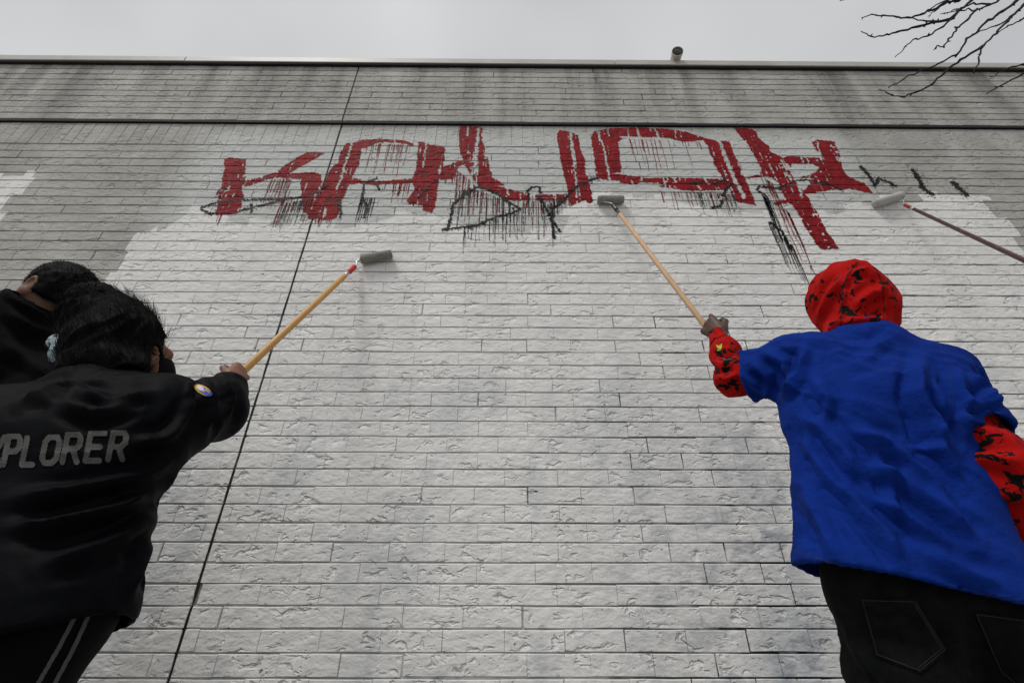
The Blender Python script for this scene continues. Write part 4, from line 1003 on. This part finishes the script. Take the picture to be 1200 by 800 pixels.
# ---- person behind, short hair, high collar
pB = tag(empty('person', (-1.62, 1.42, 0)), 'person with short black hair in high dark collar behind the jacket with lettering', 'person')
HB = J(62, 350, 1.34); NB = J(28, 412, 1.30); headB = frame((-0.97, 0.12, 0.34))
SB = J(80, 455, 1.30); SB2 = J(-120, 440, 1.36); UB = J(30, 500, 1.34); UB2 = J(-80, 500, 1.38)
HBp = Vector((UB.x+0.03, 1.40, 0.92)); HB2 = Vector((UB2.x-0.02, 1.42, 0.92)); LB, LB2 = (HBp.x-0.01, 1.42), (HB2.x+0.01, 1.44)
EB = Vector((SB.x+0.05, 1.42, SB.z-0.28)); WB = Vector((EB.x-0.06, 1.56, EB.z-0.16)); EB2 = Vector((SB2.x-0.10, 1.40, SB2.z-0.27)); WB2 = Vector((SB2.x-0.08, 1.55, EB2.z-0.2))
bodyB = [('rc', NB, lerp(UB, UB2, .5), 0.055, 0.09), ('rc', SB, UB, 0.05, 0.085), ('rc', SB2, UB2, 0.05, 0.085), ('rc', UB, HBp, 0.09, 0.085), ('rc', UB2, HB2, 0.09, 0.085), ('rc', SB, EB, 0.045, 0.036), ('rc', EB, WB, 0.036, 0.025), ('rc', SB2, EB2, 0.045, 0.036), ('rc', EB2, WB2, 0.036, 0.025),
         ('rc', HBp, (*LB, 0.48), 0.08, 0.05), ('rc', HB2, (*LB2, 0.48), 0.08, 0.05), ('rc', (*LB, 0.48), (*LB, 0.07), 0.05, 0.036), ('rc', (*LB2, 0.48), (*LB2, 0.07), 0.05, 0.036)]
body_mesh([(bodyB, 0.012, 0.05), (head_prims(HB, headB, 1.0), 0.0045, 0.022), (hand_prims(WB, frame((WB-EB).normalized(), (1, 0, 0)), 1.0, (0.3, 0.35, 0.4, 0.45)), 0.004, 0.008), (hand_prims(WB2, frame((WB2-EB2).normalized(), (1, 0, 0)), 1.0, (0.3, 0.35, 0.4, 0.45)), 0.004, 0.008)], M_SKIN3, pB)
jb_ = [('rc', UB, HBp, 0.125, 0.12), ('rc', UB2, HB2, 0.125, 0.12), ('rc', lerp(UB, UB2, .5), lerp(HBp, HB2, .5), 0.12, 0.12), ('rc', NB+Vector((0, 0, -0.05)), SB, 0.09, 0.075), ('rc', NB+Vector((0, 0, -0.05)), SB2, 0.09, 0.075), ('rc', SB, UB, 0.08, 0.12), ('rc', SB2, UB2, 0.08, 0.12),
       ('rc', SB, EB, 0.075, 0.062), ('rc', EB, lerp(EB, WB, .9), 0.062, 0.045), ('rc', SB2, EB2, 0.075, 0.062), ('rc', EB2, lerp(EB2, WB2, .9), 0.062, 0.045),
       ('rc', NB+Vector((0, 0, -0.05)), NB+Vector((-0.01, -0.02, 0.125)), 0.100, 0.104)]
cA1, cA2 = J(-20, 322, 1.24), J(88, 377, 1.24)
cn = (cA2-cA1).cross(Vector((0, 1, 0.3))).normalized()
if cn.z < 0: cn = -cn
garment('jacket', jb_, M_JACK2, pB, 0.008, 0.045, [(cA1, cn), ((0, 0, 0.86), (0, 0, -1))], 0.012, (0.003, 12, (1, 0, -0.5), 0.3), [([(0, 362), (40, 385), (80, 400)], 7, 0.006), ([(5, 345), (45, 366), (80, 384)], 3, 0.004), ([(0, 400), (30, 420), (60, 440)], 9, 0.006)], 91)
pb_ = [('rc', HBp, (*LB, 0.5), 0.10, 0.085), ('rc', HB2, (*LB2, 0.5), 0.10, 0.085), ('rc', HBp, HB2, 0.10, 0.10), ('rc', (*LB, 0.5), (*LB, 0.06), 0.085, 0.065), ('rc', (*LB2, 0.5), (*LB2, 0.06), 0.085, 0.065)]
garment('trousers', pb_, M_PANTS, pB, 0.009, 0.04, [((0, 0, 0.05), (0, 0, -1))], None, (0.002, 12, (0, 0, 1), 0.2), (), 95)
for L_ in (LB, LB2): shoes(L_, (0, 1, 0), pB, 0)
cB = V3(HB)
hairB = [('el', cB + headB @ np.array([0, -0.004, 0.040]), (0.090, 0.108, 0.100), headB), ('el', cB + headB @ np.array([0.0, -0.030, -0.01]), (0.080, 0.072, 0.075), headB)]
hl1, hl2 = J(10, 328, 1.24), J(92, 372, 1.24)
hln = (hl2-hl1).cross(Vector((0, 1, 0.3))).normalized()
if hln.z < 0: hln = -hln
def hairB_cut(P, d):
    q = (P-cB) @ headB
    d = np.maximum(d, q[:, 1]-0.094); d = np.maximum(d, (V3(hl1)-P) @ V3(hln))
    for sx in (-1, 1):
        e = np.linalg.norm((q-np.array([sx*0.085, 0.0, -0.014]))/np.array([0.03, 0.026, 0.042]), axis=1); d = np.maximum(d, (1-e)*0.03)
    return d
hB = garment('hair', hairB, M_HAIR, pB, 0.006, 0.03, [], None, (0.003, 45, (0, 0, 1), 0.8), (), 97, 1, hairB_cut)
me = hB.data; vs = [me.vertices[i] for i in RNG.choice(len(me.vertices), min(2600, len(me.vertices)), False)]
strands('short_hairs', [v.co for v in vs], [v.normal for v in vs], 0.0065, 0.0006, hB, M_HAIR, 0.0, 5)
def scarf():
    M = Mat('blue grey patterned cotton', 0.85, 0.2)
    f = M.ramp(M.noise(90, 3, 0.6), [(0.45, 0.0), (0.5, 1.0)])
    M.color(M.mix(f, (0.05, 0.10, 0.16), (0.42, 0.50, 0.52))); return M.m
sp_ = [('rc', J(66, 398, 1.235), J(69, 415, 1.225), 0.012, 0.018), ('rc', J(69, 415, 1.225), J(66, 432, 1.235), 0.018, 0.012), ('rc', J(69, 398, 1.235), J(60, 402, 1.23), 0.010, 0.010)]
garment('neckerchief', sp_, scarf(), pB, 0.004, 0.015, [], None, (0.004, 40, (0, 0, 1), 0.3), (), 99)

# ------------------------------------------------------------------ bare tree reaching in from the right
tr = tag(empty('bare_tree', (2.95, 0.95, 0)), 'leafless tree whose thin dark twigs hang over the wall top', 'tree')
YB = 1.0
hub = J(1300, -40, YB)
rng = random.Random(4)
tpts = [Vector((2.95, 0.95, 0)), Vector((2.97, 0.95, 0.7)), Vector((2.93, 0.97, 1.5)), Vector((2.98, 0.98, 2.2)), hub + Vector((0.1, 0, 0.1)), hub + Vector((0.0, 0, 0.8)), hub + Vector((0.05, 0.05, 1.5))]
add('trunk', mesh('trunk', *tube(tpts, [0.075, 0.06, 0.055, 0.048, 0.040, 0.026, 0.010], 14)), M_BARK, tr)
hub2 = hub + Vector((0.0, 0, 0.72))
TW = [([hub2, (1220, -90), (1124, 0), (1110, 3), (1095, 11), (1080, 17), (1064, 21), (1050, 20), (1035, 18), (1021, 17), (1010, 21)], 0.0062),
      ([hub2, (1230, -70), (1140, 0), (1126, 11), (1112, 23), (1086, 25), (1065, 21)], 0.0068),
      ([(1112, 23), (1075, 31), (1052, 37), (1040, 41), (1020, 43), (1009, 37)], 0.0052),
      ([(1126, 11), (1117, 21), (1105, 32), (1087, 42), (1072, 46), (1061, 55), (1049, 67)], 0.0046),
      ([hub2, (1245, -55), (1172, 0), (1160, 6), (1145, 11), (1125, 13), (1105, 16)], 0.0055),
      ([(1145, 11), (1132, 24), (1122, 34), (1112, 46), (1106, 55), (1097, 54), (1094, 59)], 0.0044),
      ([hub, (1240, -40), (1191, 2), (1175, 14), (1156, 25), (1146, 37), (1134, 46), (1121, 64), (1100, 75), (1080, 83), (1060, 92), (1041, 103)], 0.0060),
      ([hub, (1235, -30), (1200, 6), (1185, 21), (1167, 39), (1152, 54), (1146, 72), (1141, 86)], 0.0062),
      ([(1152, 54), (1125, 71), (1107, 85), (1092, 99), (1072, 109), (1057, 114), (1040, 110), (1030, 105)], 0.0046),
      ([hub, (1230, 5), (1200, 22), (1182, 31), (1167, 40)], 0.0046), ([(1185, 21), (1170, 30), (1150, 36), (1143, 40)], 0.0034),
      ([hub, (1240, 50), (1200, 75), (1182, 81), (1160, 90)], 0.0046), ([hub, (1245, 60), (1200, 86), (1172, 101), (1156, 110)], 0.0048),
      ([(1110, 3), (1094, 14), (1088, 21)], 0.003), ([(1160, 6), (1140, 4), (1120, 12), (1106, 17)], 0.004), ([hub2, (1200, -70), (1150, -25), (1110, 0), (1092, 9), (1082, 17)], 0.005),
      ([hub2, (1150, -90), (1040, -20), (990, 0), (984, 1)], 0.005)]
for pl, r in TW:
    pts = []; ph = rng.uniform(0, 6)
    for i, p in enumerate(pl):
        if isinstance(p, Vector): pts.append(p)
        else: pts.append(J(p[0], p[1], YB + 0.0005*(1200-p[0])))
    g = Geo(); n = len(pts)
    fine = []; rad = []
    for i in range(n-1):
        for s in range(4):
            t = s/4; q = pts[i].lerp(pts[i+1], t)
            if i or s: q = q + Vector((rng.gauss(0, 1), rng.gauss(0, 1), rng.gauss(0, 1)))*0.0022
            fine.append(q); rad.append(r*0.8*(1.35-0.95*((i+t)/(n-1)))*(1.25 if s == 0 else 1.0))
    fine.append(pts[-1]); rad.append(r*0.38)
    g.put(*tube(fine, rad, 7))
    for q, rr in zip(fine[2:], rad[2:]):           # buds
        if rng.random() < 0.22:
            d = Vector((rng.gauss(0, 1), rng.gauss(0, 1), rng.gauss(0, 1))).normalized()
            g.put(*tube([q, q+d*0.006, q+d*0.012], [rr*0.8, rr*0.9, rr*0.2], 5))
    add('twig', g.mesh('twig'), M_BARK, tr)
